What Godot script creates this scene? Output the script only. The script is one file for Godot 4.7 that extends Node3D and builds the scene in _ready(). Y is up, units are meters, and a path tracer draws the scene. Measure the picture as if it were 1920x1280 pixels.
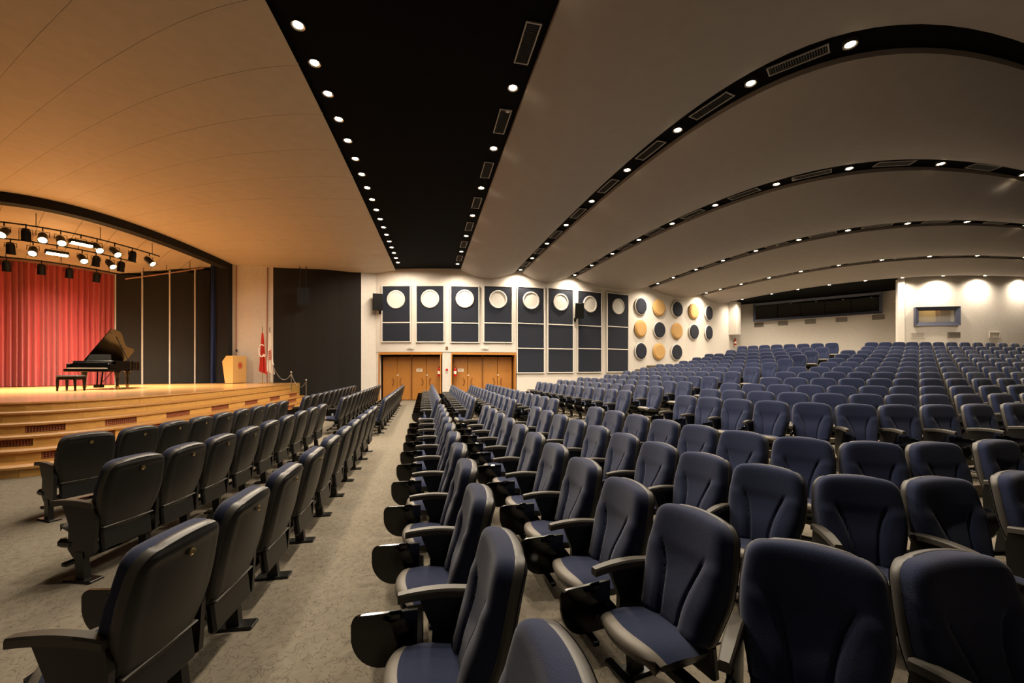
extends Node3D
# An auditorium with curved seating rows. The plan is drawn with two coordinates in metres:
# u runs along the rows towards the wall with the doors, v runs across them, from the stage (negative) to the back wall (positive).
# plan() bends that grid into the fan-shaped hall; heights are true heights.

const FAN := 0.2763          # turn of the row axis against the hall's long axis
const DEEP := 1.322          # metres of hall depth for each metre of radius
const EYE := 1.75
const SLOT_Y := 7.2          # height of the ceiling slots

var M := {}
var taken := {}
var rng := RandomNumberGenerator.new()

# ------------------------------------------------------------------ geometry helpers
class Geo:
	var vs := PackedVector3Array()
	var ns := PackedVector3Array()
	var xf := Transform3D()

	func tri(a: Vector3, b: Vector3, c: Vector3, na: Vector3, nb: Vector3, nc: Vector3) -> void:
		vs.append(xf * a); vs.append(xf * c); vs.append(xf * b)
		ns.append((xf.basis * na).normalized()); ns.append((xf.basis * nc).normalized()); ns.append((xf.basis * nb).normalized())

	func quad(a: Vector3, b: Vector3, c: Vector3, d: Vector3) -> void:
		var n := (c - a).cross(d - b)
		if n.length() < 1e-12:
			return
		n = n.normalized()
		tri(a, b, c, n, n, n)
		tri(a, c, d, n, n, n)

	func oquad(a: Vector3, b: Vector3, c: Vector3, d: Vector3, mid: Vector3) -> void:
		var n := (c - a).cross(d - b)
		if n.dot((a + b + c + d) / 4.0 - mid) < 0.0:
			quad(d, c, b, a)
		else:
			quad(a, b, c, d)

	func hexa(p: Array) -> void:      # eight corners: bottom four in order round, then the four above them
		var mid := Vector3.ZERO
		for q in p:
			mid += q
		mid /= 8.0
		oquad(p[0], p[1], p[2], p[3], mid)
		oquad(p[4], p[5], p[6], p[7], mid)
		for i in 4:
			var j := (i + 1) % 4
			oquad(p[i], p[j], p[j + 4], p[i + 4], mid)

	func box(c: Vector3, s: Vector3, b := Basis()) -> void:
		var h := s / 2.0
		var p := []
		for y in [-1, 1]:
			for q in [[-1, -1], [1, -1], [1, 1], [-1, 1]]:
				p.append(c + b * Vector3(q[0] * h.x, y * h.y, q[1] * h.z))
		hexa(p)

	func rbox(c: Vector3, s: Vector3, r: float, b := Basis()) -> void:
		var h := s / 2.0
		r = minf(r, minf(h.x, minf(h.y, h.z)) * 0.98)
		var pt := func(sx: int, sy: int, sz: int, ax: int) -> Vector3:
			var q := Vector3(sx * (h.x - (0.0 if ax == 0 else r)), sy * (h.y - (0.0 if ax == 1 else r)), sz * (h.z - (0.0 if ax == 2 else r)))
			return c + b * q
		for s1 in [-1, 1]:
			oquad(pt.call(s1, -1, -1, 0), pt.call(s1, 1, -1, 0), pt.call(s1, 1, 1, 0), pt.call(s1, -1, 1, 0), c)
			oquad(pt.call(-1, s1, -1, 1), pt.call(1, s1, -1, 1), pt.call(1, s1, 1, 1), pt.call(-1, s1, 1, 1), c)
			oquad(pt.call(-1, -1, s1, 2), pt.call(1, -1, s1, 2), pt.call(1, 1, s1, 2), pt.call(-1, 1, s1, 2), c)
			for s2 in [-1, 1]:
				oquad(pt.call(s1, s2, -1, 0), pt.call(s1, s2, 1, 0), pt.call(s1, s2, 1, 1), pt.call(s1, s2, -1, 1), c)
				oquad(pt.call(s1, -1, s2, 0), pt.call(s1, 1, s2, 0), pt.call(s1, 1, s2, 2), pt.call(s1, -1, s2, 2), c)
				oquad(pt.call(-1, s1, s2, 1), pt.call(1, s1, s2, 1), pt.call(1, s1, s2, 2), pt.call(-1, s1, s2, 2), c)
				for s3 in [-1, 1]:
					var a: Vector3 = pt.call(s1, s2, s3, 0)
					var d: Vector3 = pt.call(s1, s2, s3, 1)
					var e: Vector3 = pt.call(s1, s2, s3, 2)
					var n := (d - a).cross(e - a)
					if n.dot(a - c) < 0.0:
						n = -n
						tri(a, e, d, n.normalized(), n.normalized(), n.normalized())
					else:
						tri(a, d, e, n.normalized(), n.normalized(), n.normalized())

	func grid(rows: Array, wrap := false, flip := false) -> void:
		var m: int = rows.size()
		var w: int = rows[0].size()
		var nn := []
		for i in m:
			var line := PackedVector3Array()
			for j in w:
				var j0 := (j - 1 + w) % w if wrap else maxi(j - 1, 0)
				var j1 := (j + 1) % w if wrap else mini(j + 1, w - 1)
				var du: Vector3 = rows[i][j1] - rows[i][j0]
				var dv: Vector3 = rows[mini(i + 1, m - 1)][j] - rows[maxi(i - 1, 0)][j]
				var n := du.cross(dv)
				if n.length() < 1e-12:      # a pole: take the normal of the ring beside it
					var ii := 1 if i == 0 else i - 1
					var e1: Vector3 = rows[ii][j1] - rows[ii][j0]
					var e2: Vector3 = rows[maxi(ii, i)][j] - rows[mini(ii, i)][j]
					n = e1.cross(e2)
				n = n.normalized() if n.length() > 1e-12 else Vector3.UP
				line.append(-n if flip else n)
			nn.append(line)
		for i in m - 1:
			for j in (w if wrap else w - 1):
				var k := (j + 1) % w
				if flip:
					tri(rows[i][j], rows[i + 1][k], rows[i][k], nn[i][j], nn[i + 1][k], nn[i][k])
					tri(rows[i][j], rows[i + 1][j], rows[i + 1][k], nn[i][j], nn[i + 1][j], nn[i + 1][k])
				else:
					tri(rows[i][j], rows[i][k], rows[i + 1][k], nn[i][j], nn[i][k], nn[i + 1][k])
					tri(rows[i][j], rows[i + 1][k], rows[i + 1][j], nn[i][j], nn[i + 1][k], nn[i + 1][j])

	func lathe(profile: Array, sides := 16, at := Transform3D()) -> void:   # profile of (radius, height), from the bottom up
		var keep := xf
		xf = xf * at
		for i in profile.size() - 1:
			var two := []
			for q in [profile[i], profile[i + 1]]:
				var ring := PackedVector3Array()
				for j in sides:
					var a := TAU * j / sides
					ring.append(Vector3(q.x * cos(a), q.y, -q.x * sin(a)))
				two.append(ring)
			grid(two, true)
		xf = keep

	func tube(path: Array, r: float, sides := 8) -> void:
		var rings := []
		var up := Vector3.UP
		for i in path.size():
			var t: Vector3 = (path[mini(i + 1, path.size() - 1)] - path[maxi(i - 1, 0)]).normalized()
			if absf(t.dot(up)) > 0.95:
				up = Vector3.RIGHT if absf(t.x) < 0.9 else Vector3.BACK
			var x := t.cross(up).normalized()
			var y := x.cross(t).normalized()
			var ring := PackedVector3Array()
			for j in sides:
				var a := TAU * j / sides
				ring.append(path[i] + (x * cos(a) + y * sin(a)) * r)
			rings.append(ring)
		grid(rings, true)
		for e in [0, path.size() - 1]:
			var n: Vector3 = (path[1] - path[0]).normalized() * (-1.0 if e == 0 else 1.0)
			if e > 0:
				n = (path[e] - path[e - 1]).normalized()
			for j in sides - 2:
				if e == 0:
					tri(rings[e][0], rings[e][j + 2], rings[e][j + 1], n, n, n)
				else:
					tri(rings[e][0], rings[e][j + 1], rings[e][j + 2], n, n, n)

	func extrude(poly: PackedVector2Array, z0: float, z1: float) -> void:    # outline in x and y, thickness along z
		if Geometry2D.is_polygon_clockwise(poly):
			poly = poly.duplicate()
			poly.reverse()
		var ix := Geometry2D.triangulate_polygon(poly)
		var f := Vector3(0, 0, 1)
		for i in range(0, ix.size(), 3):
			var a := poly[ix[i]]
			var b := poly[ix[i + 1]]
			var c := poly[ix[i + 2]]
			if (b - a).cross(c - a) < 0.0:
				var k := b
				b = c
				c = k
			tri(Vector3(a.x, a.y, z1), Vector3(b.x, b.y, z1), Vector3(c.x, c.y, z1), f, f, f)
			tri(Vector3(a.x, a.y, z0), Vector3(c.x, c.y, z0), Vector3(b.x, b.y, z0), -f, -f, -f)
		for i in poly.size():
			var a := poly[i]
			var b := poly[(i + 1) % poly.size()]
			quad(Vector3(a.x, a.y, z0), Vector3(b.x, b.y, z0), Vector3(b.x, b.y, z1), Vector3(a.x, a.y, z1))

	func mesh(mat: Material, into: ArrayMesh = null) -> ArrayMesh:
		var am := into if into else ArrayMesh.new()
		var arr := []
		arr.resize(Mesh.ARRAY_MAX)
		arr[Mesh.ARRAY_VERTEX] = vs
		arr[Mesh.ARRAY_NORMAL] = ns
		am.add_surface_from_arrays(Mesh.PRIMITIVE_TRIANGLES, arr)
		am.surface_set_material(am.get_surface_count() - 1, mat)
		return am

func plan(u: float, v: float, y := 0.0) -> Vector3:
	var r := sqrt(u * u + v * v)
	return Vector3(r * (atan2(v, u) - FAN), y, -DEEP * r)

func along(u: float, v: float) -> Vector3:         # direction of the row at that place, towards the doors
	return (plan(u + 0.05, v) - plan(u - 0.05, v)).normalized()

func across(u: float, v: float) -> Vector3:        # square to the row, towards the stage
	var t := along(u, v)
	return Vector3(t.z, 0, -t.x)

# ------------------------------------------------------------------ naming helpers
func numbered(called: String) -> String:
	if not taken.has(called):
		taken[called] = 0
		return called
	taken[called] += 1
	return "%s_%03d" % [called, taken[called]]

func tag(o: Node, label: String, category: String, group := "") -> void:
	o.set_meta("label", label)
	if category:
		o.set_meta("category", category)
	if group:
		o.set_meta("group", group)

func thing(called: String, label: String, category: String, at := Vector3.ZERO, turn := 0.0, group := "") -> Node3D:
	var o := Node3D.new()
	o.name = numbered(called)
	add_child(o, true)
	o.position = at
	o.rotation.y = turn
	tag(o, label, category, group)
	return o

func structure(called: String, label := "") -> Node3D:
	var o := Node3D.new()
	o.name = called
	add_child(o, true)
	o.set_meta("kind", "structure")
	if label:
		o.set_meta("label", label)
	return o

func shell(called: String, g: Geo, mat: Material, label := "") -> MeshInstance3D:
	var o := put(self, called, g.mesh(mat))
	o.set_meta("kind", "structure")
	if label:
		o.set_meta("label", label)
	return o

func put(parent: Node, called: String, m: Mesh, at := Transform3D()) -> MeshInstance3D:
	var o := MeshInstance3D.new()
	o.name = called
	o.mesh = m
	o.transform = at
	parent.add_child(o, true)
	return o

func part(parent: Node, called: String, g: Geo, mat: Material) -> MeshInstance3D:
	return put(parent, called, g.mesh(mat))

const ONES := ["", "first", "second", "third", "fourth", "fifth", "sixth", "seventh", "eighth", "ninth", "tenth", "eleventh", "twelfth", "thirteenth", "fourteenth", "fifteenth", "sixteenth", "seventeenth", "eighteenth", "nineteenth"]
func ordinal(n: int) -> String:
	if n < 20:
		return ONES[n]
	var tens: String = ["twenty", "thirty", "forty", "fifty"][n / 10 - 2]
	if n % 10 == 0:
		return tens.left(-1) + "ieth"
	return tens + "-" + ONES[n % 10]

# ------------------------------------------------------------------ materials
func plain(c: Color, rough := 0.8, metal := 0.0, spec := 0.5) -> StandardMaterial3D:
	var m := StandardMaterial3D.new()
	m.albedo_color = c
	m.roughness = rough
	m.metallic = metal
	m.metallic_specular = spec
	return m

func ramp(cols: Array, offs: Array) -> Gradient:
	var g := Gradient.new()
	g.colors = PackedColorArray(cols)
	g.offsets = PackedFloat32Array(offs)
	return g

func noisy(cols: Array, freq: float, scale: Vector3, rough: float, seed_ := 1, world := false, octaves := 4) -> StandardMaterial3D:
	var n := FastNoiseLite.new()
	n.seed = seed_
	n.frequency = freq
	n.fractal_octaves = octaves
	var t := NoiseTexture2D.new()
	t.width = 512
	t.height = 512
	t.seamless = true
	t.noise = n
	var offs := []
	for i in cols.size():
		offs.append(float(i) / (cols.size() - 1))
	t.color_ramp = ramp(cols, offs)
	var m := StandardMaterial3D.new()
	m.albedo_texture = t
	m.roughness = rough
	m.uv1_triplanar = true
	m.uv1_world_triplanar = world
	m.uv1_scale = scale
	return m

func bumpy(m: StandardMaterial3D, freq: float, strength: float, seed_ := 5) -> StandardMaterial3D:
	var n := FastNoiseLite.new()
	n.seed = seed_
	n.frequency = freq
	var t := NoiseTexture2D.new()
	t.width = 256
	t.height = 256
	t.seamless = true
	t.as_normal_map = true
	t.bump_strength = strength
	t.noise = n
	m.normal_enabled = true
	m.normal_texture = t
	m.normal_scale = 1.0
	return m

func glow(c: Color, energy: float) -> StandardMaterial3D:
	var m := plain(Color(0.9, 0.9, 0.9), 0.4)
	m.emission_enabled = true
	m.emission = c
	m.emission_energy_multiplier = energy
	return m

func carpet() -> StandardMaterial3D:
	# beige carpet with short dark curls woven in
	var n := FastNoiseLite.new()
	n.seed = 11
	n.frequency = 0.02
	var side := 1024
	var im := n.get_seamless_image(side, side)
	im.convert(Image.FORMAT_RGB8)
	var fine := FastNoiseLite.new()
	fine.seed = 12
	fine.frequency = 0.35
	var grain := fine.get_seamless_image(side, side)
	for y in side:
		for x in side:
			var a := im.get_pixel(x, y).r * 0.25 + grain.get_pixel(x, y).r * 0.35
			var c := Color(0.45, 0.422, 0.375) * (0.86 + 0.46 * a)
			im.set_pixel(x, y, c)
	var r := RandomNumberGenerator.new()
	r.seed = 77
	for k in 2600:
		var p := Vector2(r.randf() * side, r.randf() * side)
		var a := r.randf() * TAU
		var bend := r.randf_range(-0.16, 0.16)
		var steps := r.randi_range(14, 34)
		for s in steps:
			p += Vector2(cos(a), sin(a))
			a += bend
			for o in [Vector2(0, 0), Vector2(1, 0)]:
				var q: Vector2 = p + o
				var px := posmod(int(q.x), side)
				var py := posmod(int(q.y), side)
				im.set_pixel(px, py, im.get_pixel(px, py).lerp(Color(0.13, 0.115, 0.10), 0.30))
	var m := StandardMaterial3D.new()
	m.albedo_texture = ImageTexture.create_from_image(im)
	m.roughness = 0.95
	m.uv1_triplanar = true
	m.uv1_world_triplanar = true
	m.uv1_scale = Vector3(0.5, 0.5, 0.5)
	m.metallic_specular = 0.2
	return m

func materials() -> void:
	M.carpet = carpet()
	M.navy = bumpy(noisy([Color(0.105, 0.13, 0.225), Color(0.135, 0.165, 0.27), Color(0.17, 0.20, 0.315)], 0.12, Vector3(3, 3, 3), 0.9, 3), 0.5, 1.5)
	M.navy.rim_enabled = true
	M.navy.rim = 0.35
	M.navy.rim_tint = 0.6
	M.navy.metallic_specular = 0.25
	M.leather = bumpy(plain(Color(0.24, 0.23, 0.22), 0.45), 0.3, 2.0)
	M.band = bumpy(plain(Color(0.43, 0.405, 0.37), 0.55), 0.3, 2.0)
	M.black = plain(Color(0.028, 0.027, 0.026), 0.38)
	M.shell = bumpy(plain(Color(0.034, 0.032, 0.030), 0.40), 0.4, 2.0)
	M.arm = plain(Color(0.25, 0.235, 0.21), 0.5)
	M.gloss = plain(Color(0.012, 0.012, 0.012), 0.12)
	M.steel = plain(Color(0.62, 0.6, 0.57), 0.3, 0.9)
	M.badge = plain(Color(0.55, 0.47, 0.33), 0.35, 0.7)
	M.wall = noisy([Color(0.765, 0.74, 0.71), Color(0.80, 0.775, 0.745)], 0.02, Vector3(0.4, 0.4, 0.4), 0.85, 8, true)
	M.ceiling = noisy([Color(0.56, 0.53, 0.51), Color(0.585, 0.555, 0.535)], 0.015, Vector3(0.3, 0.3, 0.3), 0.75, 9, true)
	M.board = noisy([Color(0.70, 0.645, 0.56), Color(0.735, 0.68, 0.595)], 0.015, Vector3(0.3, 0.3, 0.3), 0.6, 19, true)
	M.dark = plain(Color(0.032, 0.030, 0.029), 0.9, 0.0, 0.2)
	M.void = plain(Color(0.03, 0.03, 0.03), 0.9)
	M.screen = noisy([Color(0.085, 0.08, 0.075), Color(0.105, 0.10, 0.092)], 0.2, Vector3(2, 2, 2), 0.95, 4)
	M.stagewood = noisy([Color(0.66, 0.47, 0.27), Color(0.75, 0.56, 0.34), Color(0.79, 0.61, 0.39)], 0.02, Vector3(0.25, 3.0, 3.0), 0.22, 6, true)
	M.riser = noisy([Color(0.64, 0.46, 0.215), Color(0.72, 0.545, 0.28), Color(0.77, 0.60, 0.335)], 0.02, Vector3(0.5, 6.0, 0.5), 0.4, 7, true)
	M.nosing = noisy([Color(0.60, 0.42, 0.21), Color(0.70, 0.51, 0.275)], 0.02, Vector3(0.5, 6.0, 0.5), 0.35, 17, true)
	M.grille = plain(Color(0.56, 0.31, 0.19), 0.6)
	M.doorwood = noisy([Color(0.60, 0.39, 0.17), Color(0.68, 0.46, 0.21), Color(0.72, 0.50, 0.25)], 0.015, Vector3(4.0, 0.35, 4.0), 0.4, 14, true)
	M.darkwood = noisy([Color(0.42, 0.26, 0.11), Color(0.50, 0.32, 0.14)], 0.015, Vector3(4.0, 0.35, 4.0), 0.45, 15, true)
	M.red = noisy([Color(0.62, 0.215, 0.22), Color(0.70, 0.265, 0.265)], 0.06, Vector3(3, 1.0, 3), 0.8, 21)
	M.red.rim_enabled = true
	M.red.rim = 0.3
	M.blue = plain(Color(0.11, 0.17, 0.33), 0.8)
	M.padnavy = bumpy(noisy([Color(0.075, 0.09, 0.14), Color(0.10, 0.12, 0.18)], 0.15, Vector3(2, 2, 2), 0.95, 23), 0.6, 2.0)
	M.padgold = bumpy(noisy([Color(0.70, 0.55, 0.33), Color(0.76, 0.61, 0.39)], 0.15, Vector3(2, 2, 2), 0.9, 24), 0.6, 1.5)
	M.white = plain(Color(0.77, 0.75, 0.725), 0.5)
	M.frame = plain(Color(0.245, 0.26, 0.33), 0.45)
	M.grey = plain(Color(0.50, 0.475, 0.44), 0.6)
	M.pipe = plain(Color(0.62, 0.47, 0.40), 0.45, 0.3)
	M.pink = plain(Color(0.62, 0.42, 0.36), 0.6)
	M.can = plain(Color(0.05, 0.045, 0.04), 0.4, 0.3)
	M.lamp = glow(Color(1.0, 0.90, 0.72), 60.0)
	M.stagelamp = glow(Color(1.0, 0.80, 0.55), 40.0)
	M.lectern = noisy([Color(0.80, 0.63, 0.37), Color(0.86, 0.70, 0.45)], 0.02, Vector3(5.0, 0.6, 5.0), 0.4, 31)
	M.flagred = plain(Color(0.70, 0.16, 0.10), 0.8)
	M.piano = plain(Color(0.016, 0.014, 0.013), 0.24, 0.0, 0.35)
	M.flagwhite = plain(Color(0.88, 0.86, 0.83), 0.8)
	M.glassdark = plain(Color(0.012, 0.012, 0.014), 0.04)
	M.glass = plain(Color(0.9, 0.92, 0.92, 0.12), 0.03)
	M.glass.transparency = BaseMaterial3D.TRANSPARENCY_ALPHA
	M.room = plain(Color(0.68, 0.60, 0.42), 0.8)
	M.cabinet = plain(Color(0.45, 0.34, 0.21), 0.6)
	M.ext = plain(Color(0.68, 0.07, 0.05), 0.3)
	M.brass = plain(Color(0.78, 0.66, 0.42), 0.3, 0.8)
	M.ivory = plain(Color(0.90, 0.87, 0.80), 0.3)
	M.gold = plain(Color(0.40, 0.26, 0.10), 0.45, 0.3)
	M.ventslat = plain(Color(0.27, 0.26, 0.25), 0.6)
	M.ventgrey = plain(Color(0.62, 0.60, 0.57), 0.5)

# ------------------------------------------------------------------ the frame and the light
func camera_and_light() -> void:
	var cam := Camera3D.new()
	cam.name = "camera"
	cam.projection = Camera3D.PROJECTION_FRUSTUM
	cam.near = 0.05
	cam.far = 200.0
	cam.size = 2.0 * 0.05 * 640.0 / 780.0
	cam.frustum_offset = Vector2(0.0, 0.05 * 52.0 / 780.0)
	cam.position = Vector3(0, EYE, 0)
	add_child(cam)
	cam.current = true
	var env := Environment.new()
	env.background_mode = Environment.BG_COLOR
	env.background_color = Color(0, 0, 0)
	env.tonemap_mode = Environment.TONE_MAPPER_LINEAR
	env.tonemap_exposure = 1.0
	env.sdfgi_enabled = true
	env.ssao_enabled = true
	env.ssil_enabled = true
	var we := WorldEnvironment.new()
	we.name = "environment"
	we.environment = env
	add_child(we)

const HOUSE := 21.0          # energy of one house downlight
const STAGE := 20.0          # energy of one stage fixture

func spot(parent: Node3D, energy: float, angle: float, color: Color, at: Vector3, towards: Vector3, size: float, soft := 1.0) -> void:
	var l := SpotLight3D.new()
	l.name = "light"
	l.light_energy = energy
	l.light_color = color
	l.spot_angle = angle
	l.spot_angle_attenuation = soft
	l.spot_range = 80.0
	l.spot_attenuation = 2.0
	l.light_size = size
	l.shadow_enabled = true
	parent.add_child(l, true)
	l.position = at
	var b := parent.global_transform.basis
	var d := (b.inverse() * towards).normalized()
	l.basis = Basis.looking_at(d, Vector3.UP if absf(d.y) < 0.95 else Vector3.BACK)

# ------------------------------------------------------------------ room shell
const DOORWALL := [Vector2(17.2, -2.7), Vector2(17.3, -1.0), Vector2(17.2, 3.0), Vector2(16.7, 9.0), Vector2(16.0, 13.9), Vector2(14.9, 17.7), Vector2(14.3, 22.5)]
const SIDEWALL := [Vector2(13.1, -9.2), Vector2(14.5, -7.6), Vector2(16.65, -3.43), Vector2(17.2, -2.7)]

func wall_u(v: float) -> float:
	var line := SIDEWALL + DOORWALL.slice(1)
	for i in line.size() - 1:
		if v <= line[i + 1].y:
			return lerpf(line[i].x, line[i + 1].x, (v - line[i].y) / (line[i + 1].y - line[i].y))
	return line[-1].x

func curved(g: Geo, pts: Array, y0: float, y1: float, thick: float, out := 1.0) -> void:
	# a standing slab that follows plan points; its back lies to the far side
	var fine := []
	for i in pts.size() - 1:
		var n := maxi(1, int(ceil((pts[i + 1] - pts[i]).length() / 0.6)))
		for k in n:
			fine.append(pts[i].lerp(pts[i + 1], float(k) / n))
	fine.append(pts[-1])
	var front := []
	var back := []
	for i in fine.size():
		front.append(plan(fine[i].x, fine[i].y))
	for i in fine.size():
		var t: Vector3 = (front[mini(i + 1, front.size() - 1)] - front[maxi(i - 1, 0)]).normalized()
		back.append(front[i] + Vector3(t.z, 0, -t.x) * thick * out)
	for i in front.size() - 1:
		var lift := Vector3(0, y1 - y0, 0)
		var a: Vector3 = front[i] + Vector3(0, y0, 0)
		var b: Vector3 = front[i + 1] + Vector3(0, y0, 0)
		var c: Vector3 = back[i + 1] + Vector3(0, y0, 0)
		var d: Vector3 = back[i] + Vector3(0, y0, 0)
		g.hexa([a, b, c, d, a + lift, b + lift, c + lift, d + lift])

func wall_part(v0: float, v1: float, off := 0.0) -> Array:
	var pts := []
	var n := maxi(1, int(ceil((v1 - v0) / 0.6)))
	for i in n + 1:
		var v := lerpf(v0, v1, float(i) / n)
		pts.append(Vector2(wall_u(v) + off, v))
	return pts

const DOOR_SETS := [[-2.55, 0.95], [1.45, 5.10]]

func room() -> void:
	var g := Geo.new()
	g.box(Vector3(3, -0.15, -20), Vector3(90, 0.3, 60))
	var floor_ := shell("floor", g, M.carpet, "beige carpet with dark curls, rising in tiers under the seats")
	# tiers under the rear rows
	var heights := TIERS
	for i in heights.size():
		var v0: float = ROWS[i + 6].v - 0.62
		var v1: float = ROWS[i + 7].v - 0.60 if i + 7 < ROWS.size() else 23.2
		var y: float = heights[i]
		var y_low: float = heights[i - 1] - 0.05 if i > 0 else -0.02
		var t := Geo.new()
		var rows := []
		for v in [v0, (v0 + v1) / 2.0, v1] if v1 - v0 < 2.0 else [v0, v0 + 1.5, v0 + 3, v0 + 5, v0 + 7, v1]:
			var line := PackedVector3Array()
			var u_end := wall_u(v) + 0.1
			var u_start: float = -0.75 * v - 1.0
			for k in 61:
				line.append(plan(lerpf(u_end, u_start, k / 60.0), v, y))
			rows.append(line)
		t.grid(rows, false, true)
		var low := PackedVector3Array()
		for p in rows[0]:
			low.append(Vector3(p.x, y_low, p.z))
		t.grid([low, rows[0]], false, true)
		part(floor_, "tier", t, M.carpet)
	# wall with the doors, open where the two door recesses are
	g = Geo.new()
	curved(g, wall_part(-2.7, 22.6), 2.6, 8.0, 0.3)
	curved(g, wall_part(-2.7, DOOR_SETS[0][0]), -0.1, 2.6, 0.3)
	curved(g, wall_part(DOOR_SETS[0][1], DOOR_SETS[1][0]), -0.1, 2.6, 0.3)
	curved(g, wall_part(DOOR_SETS[1][1], 22.6), -0.1, 2.6, 0.3)
	shell("wall_doors", g, M.wall, "cream side wall with doors and acoustic panels")
	# lintel band over the doors and lining of the recesses
	g = Geo.new()
	curved(g, wall_part(-2.66, 5.12, -0.03), 2.70, 3.07, 0.03)
	shell("trim_1", g, M.white, "cream lintel band over the doors")
	var lining := Geo.new()
	for s in DOOR_SETS:
		for e in 2:
			var v: float = s[e] + (0.02 if e == 0 else -0.02)
			var inner: float = v + (0.0 if e == 0 else 0.0)
			curved(lining, [Vector2(wall_u(v) - 0.03, v - 0.04), Vector2(wall_u(v) + 0.62, inner)], -0.02, 2.62, 0.06, -1.0 if e == 0 else 1.0)
		curved(lining, wall_part(s[0], s[1], -0.02), 2.56, 2.70, 0.66)
	shell("trim_2", lining, M.doorwood, "wooden lining of the door recesses")
	g = Geo.new()
	curved(g, wall_part(-3.0, 5.6, 0.9), -0.1, 3.0, 0.2)
	shell("wall_recess", g, M.dark)
	# cream column beside the doors, black screen wall, cream wall beside the stage
	g = Geo.new()
	curved(g, [Vector2(16.65, -3.43), Vector2(17.2, -2.7)], -0.1, 8.0, 0.3)
	shell("wall_column", g, M.wall, "cream column beside the doors")
	g = Geo.new()
	curved(g, [Vector2(14.5, -7.6), Vector2(15.4, -6.2), Vector2(16.2, -4.6), Vector2(16.65, -3.43)], -0.1, 7.05, 0.3)
	shell("wall_screen", g, M.screen, "tall black fabric wall between stage and column")
	g = Geo.new()
	curved(g, [Vector2(14.4, -7.7), Vector2(16.6, -3.5)], 7.05, 8.0, 0.3)
	curved(g, [Vector2(13.1, -9.2), Vector2(14.5, -7.6)], 0.9, 8.0, 0.3)
	shell("wall_stage_side", g, M.wall, "cream wall beside the stage opening")
	# rear walls: the part with the control booth window lies farther back
	g = Geo.new()
	var bf := booth_frame()
	g.xf = bf
	g.box(Vector3(0, 4.95, -0.15), Vector3(booth_width() + 1.2, 6.1, 0.3))
	shell("wall_booth", g, M.wall, "cream rear wall with the control booth window")
	g = Geo.new()
	curved(g, [Vector2(1.3, 21.7), Vector2(1.3, 19.1)], 1.9, 8.0, 0.3)
	var rear := [[1.3, 0.20], [-2.15, -11.0]]
	for r in rear:
		curved(g, [rear_at(r[0]), rear_at(r[1])], 1.9, 8.0, 0.3)
	curved(g, [rear_at(0.20), rear_at(-2.15)], 1.9, 4.47, 0.3)
	curved(g, [rear_at(0.20), rear_at(-2.15)], 5.34, 8.0, 0.3)
	shell("wall_rear", g, M.wall, "cream rear wall with a small window")
	# the rest of the shell, behind and beside the place one looks from
	g = Geo.new()
	g.box(Vector3(34, 4, -12), Vector3(0.3, 9, 44))
	shell("wall_right", g, M.wall)
	g = Geo.new()
	g.box(Vector3(-33, 4, -12), Vector3(0.3, 9, 44))
	shell("wall_left", g, M.wall)
	g = Geo.new()
	g.box(Vector3(0.5, 4, 7), Vector3(68, 9, 0.3))
	shell("wall_behind", g, M.wall)

func booth_width() -> float:
	return (plan(1.3, 21.6) - plan(14.4, 22.5)).length()

func booth_frame() -> Transform3D:       # middle of the booth wall: x along it, z into the hall
	var a := plan(14.4, 22.5)
	var b := plan(1.3, 21.6)
	var x := (b - a).normalized()
	return Transform3D(Basis(x, Vector3.UP, x.cross(Vector3.UP)), (a + b) / 2)

func rear_at(u: float) -> Vector2:
	return Vector2(u, 18.88 + 0.172 * u)

# ceiling slots: v as a function of u
func slot_v(n: int, u: float) -> float:
	match n:
		1: return -1.95 + 0.05 * (u - 5.3)
		2: return 1.70
		3: return 5.20
		4: return 8.40
		5: return 11.8 + 0.12 * u
		6: return 15.4 + 0.16 * u
	return 18.55 + 0.17 * u

func bay(parent: Node, lo: Callable, hi: Callable, u0: float, mat: Material, sag: float, called: String, base := SLOT_Y) -> void:
	var g := Geo.new()
	var rows := []
	var n := 1 if sag == 0.0 else 20
	for i in n + 1:
		var t := float(i) / n
		var line := PackedVector3Array()
		for k in 71:
			var u := lerpf(18.0, u0, k / 70.0)
			for pass_ in 2:                    # run up to the wall behind that place
				var vv: float = lerpf(lo.call(u), hi.call(u), t)
				u = lerpf(wall_u(vv) + 0.1, u0, k / 70.0)
			var v: float = lerpf(lo.call(u), hi.call(u), t)
			line.append(plan(u, v, base - sag * pow(sin(PI * t), 0.9)))
		rows.append(line)
	g.grid(rows)
	for e in [0, n]:
		var up := PackedVector3Array()
		for p in rows[e]:
			up.append(p + Vector3(0, 0.12, 0))
		g.grid([up, rows[e]] if e == 0 else [rows[e], up])
	part(parent, called, g, mat)

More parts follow.
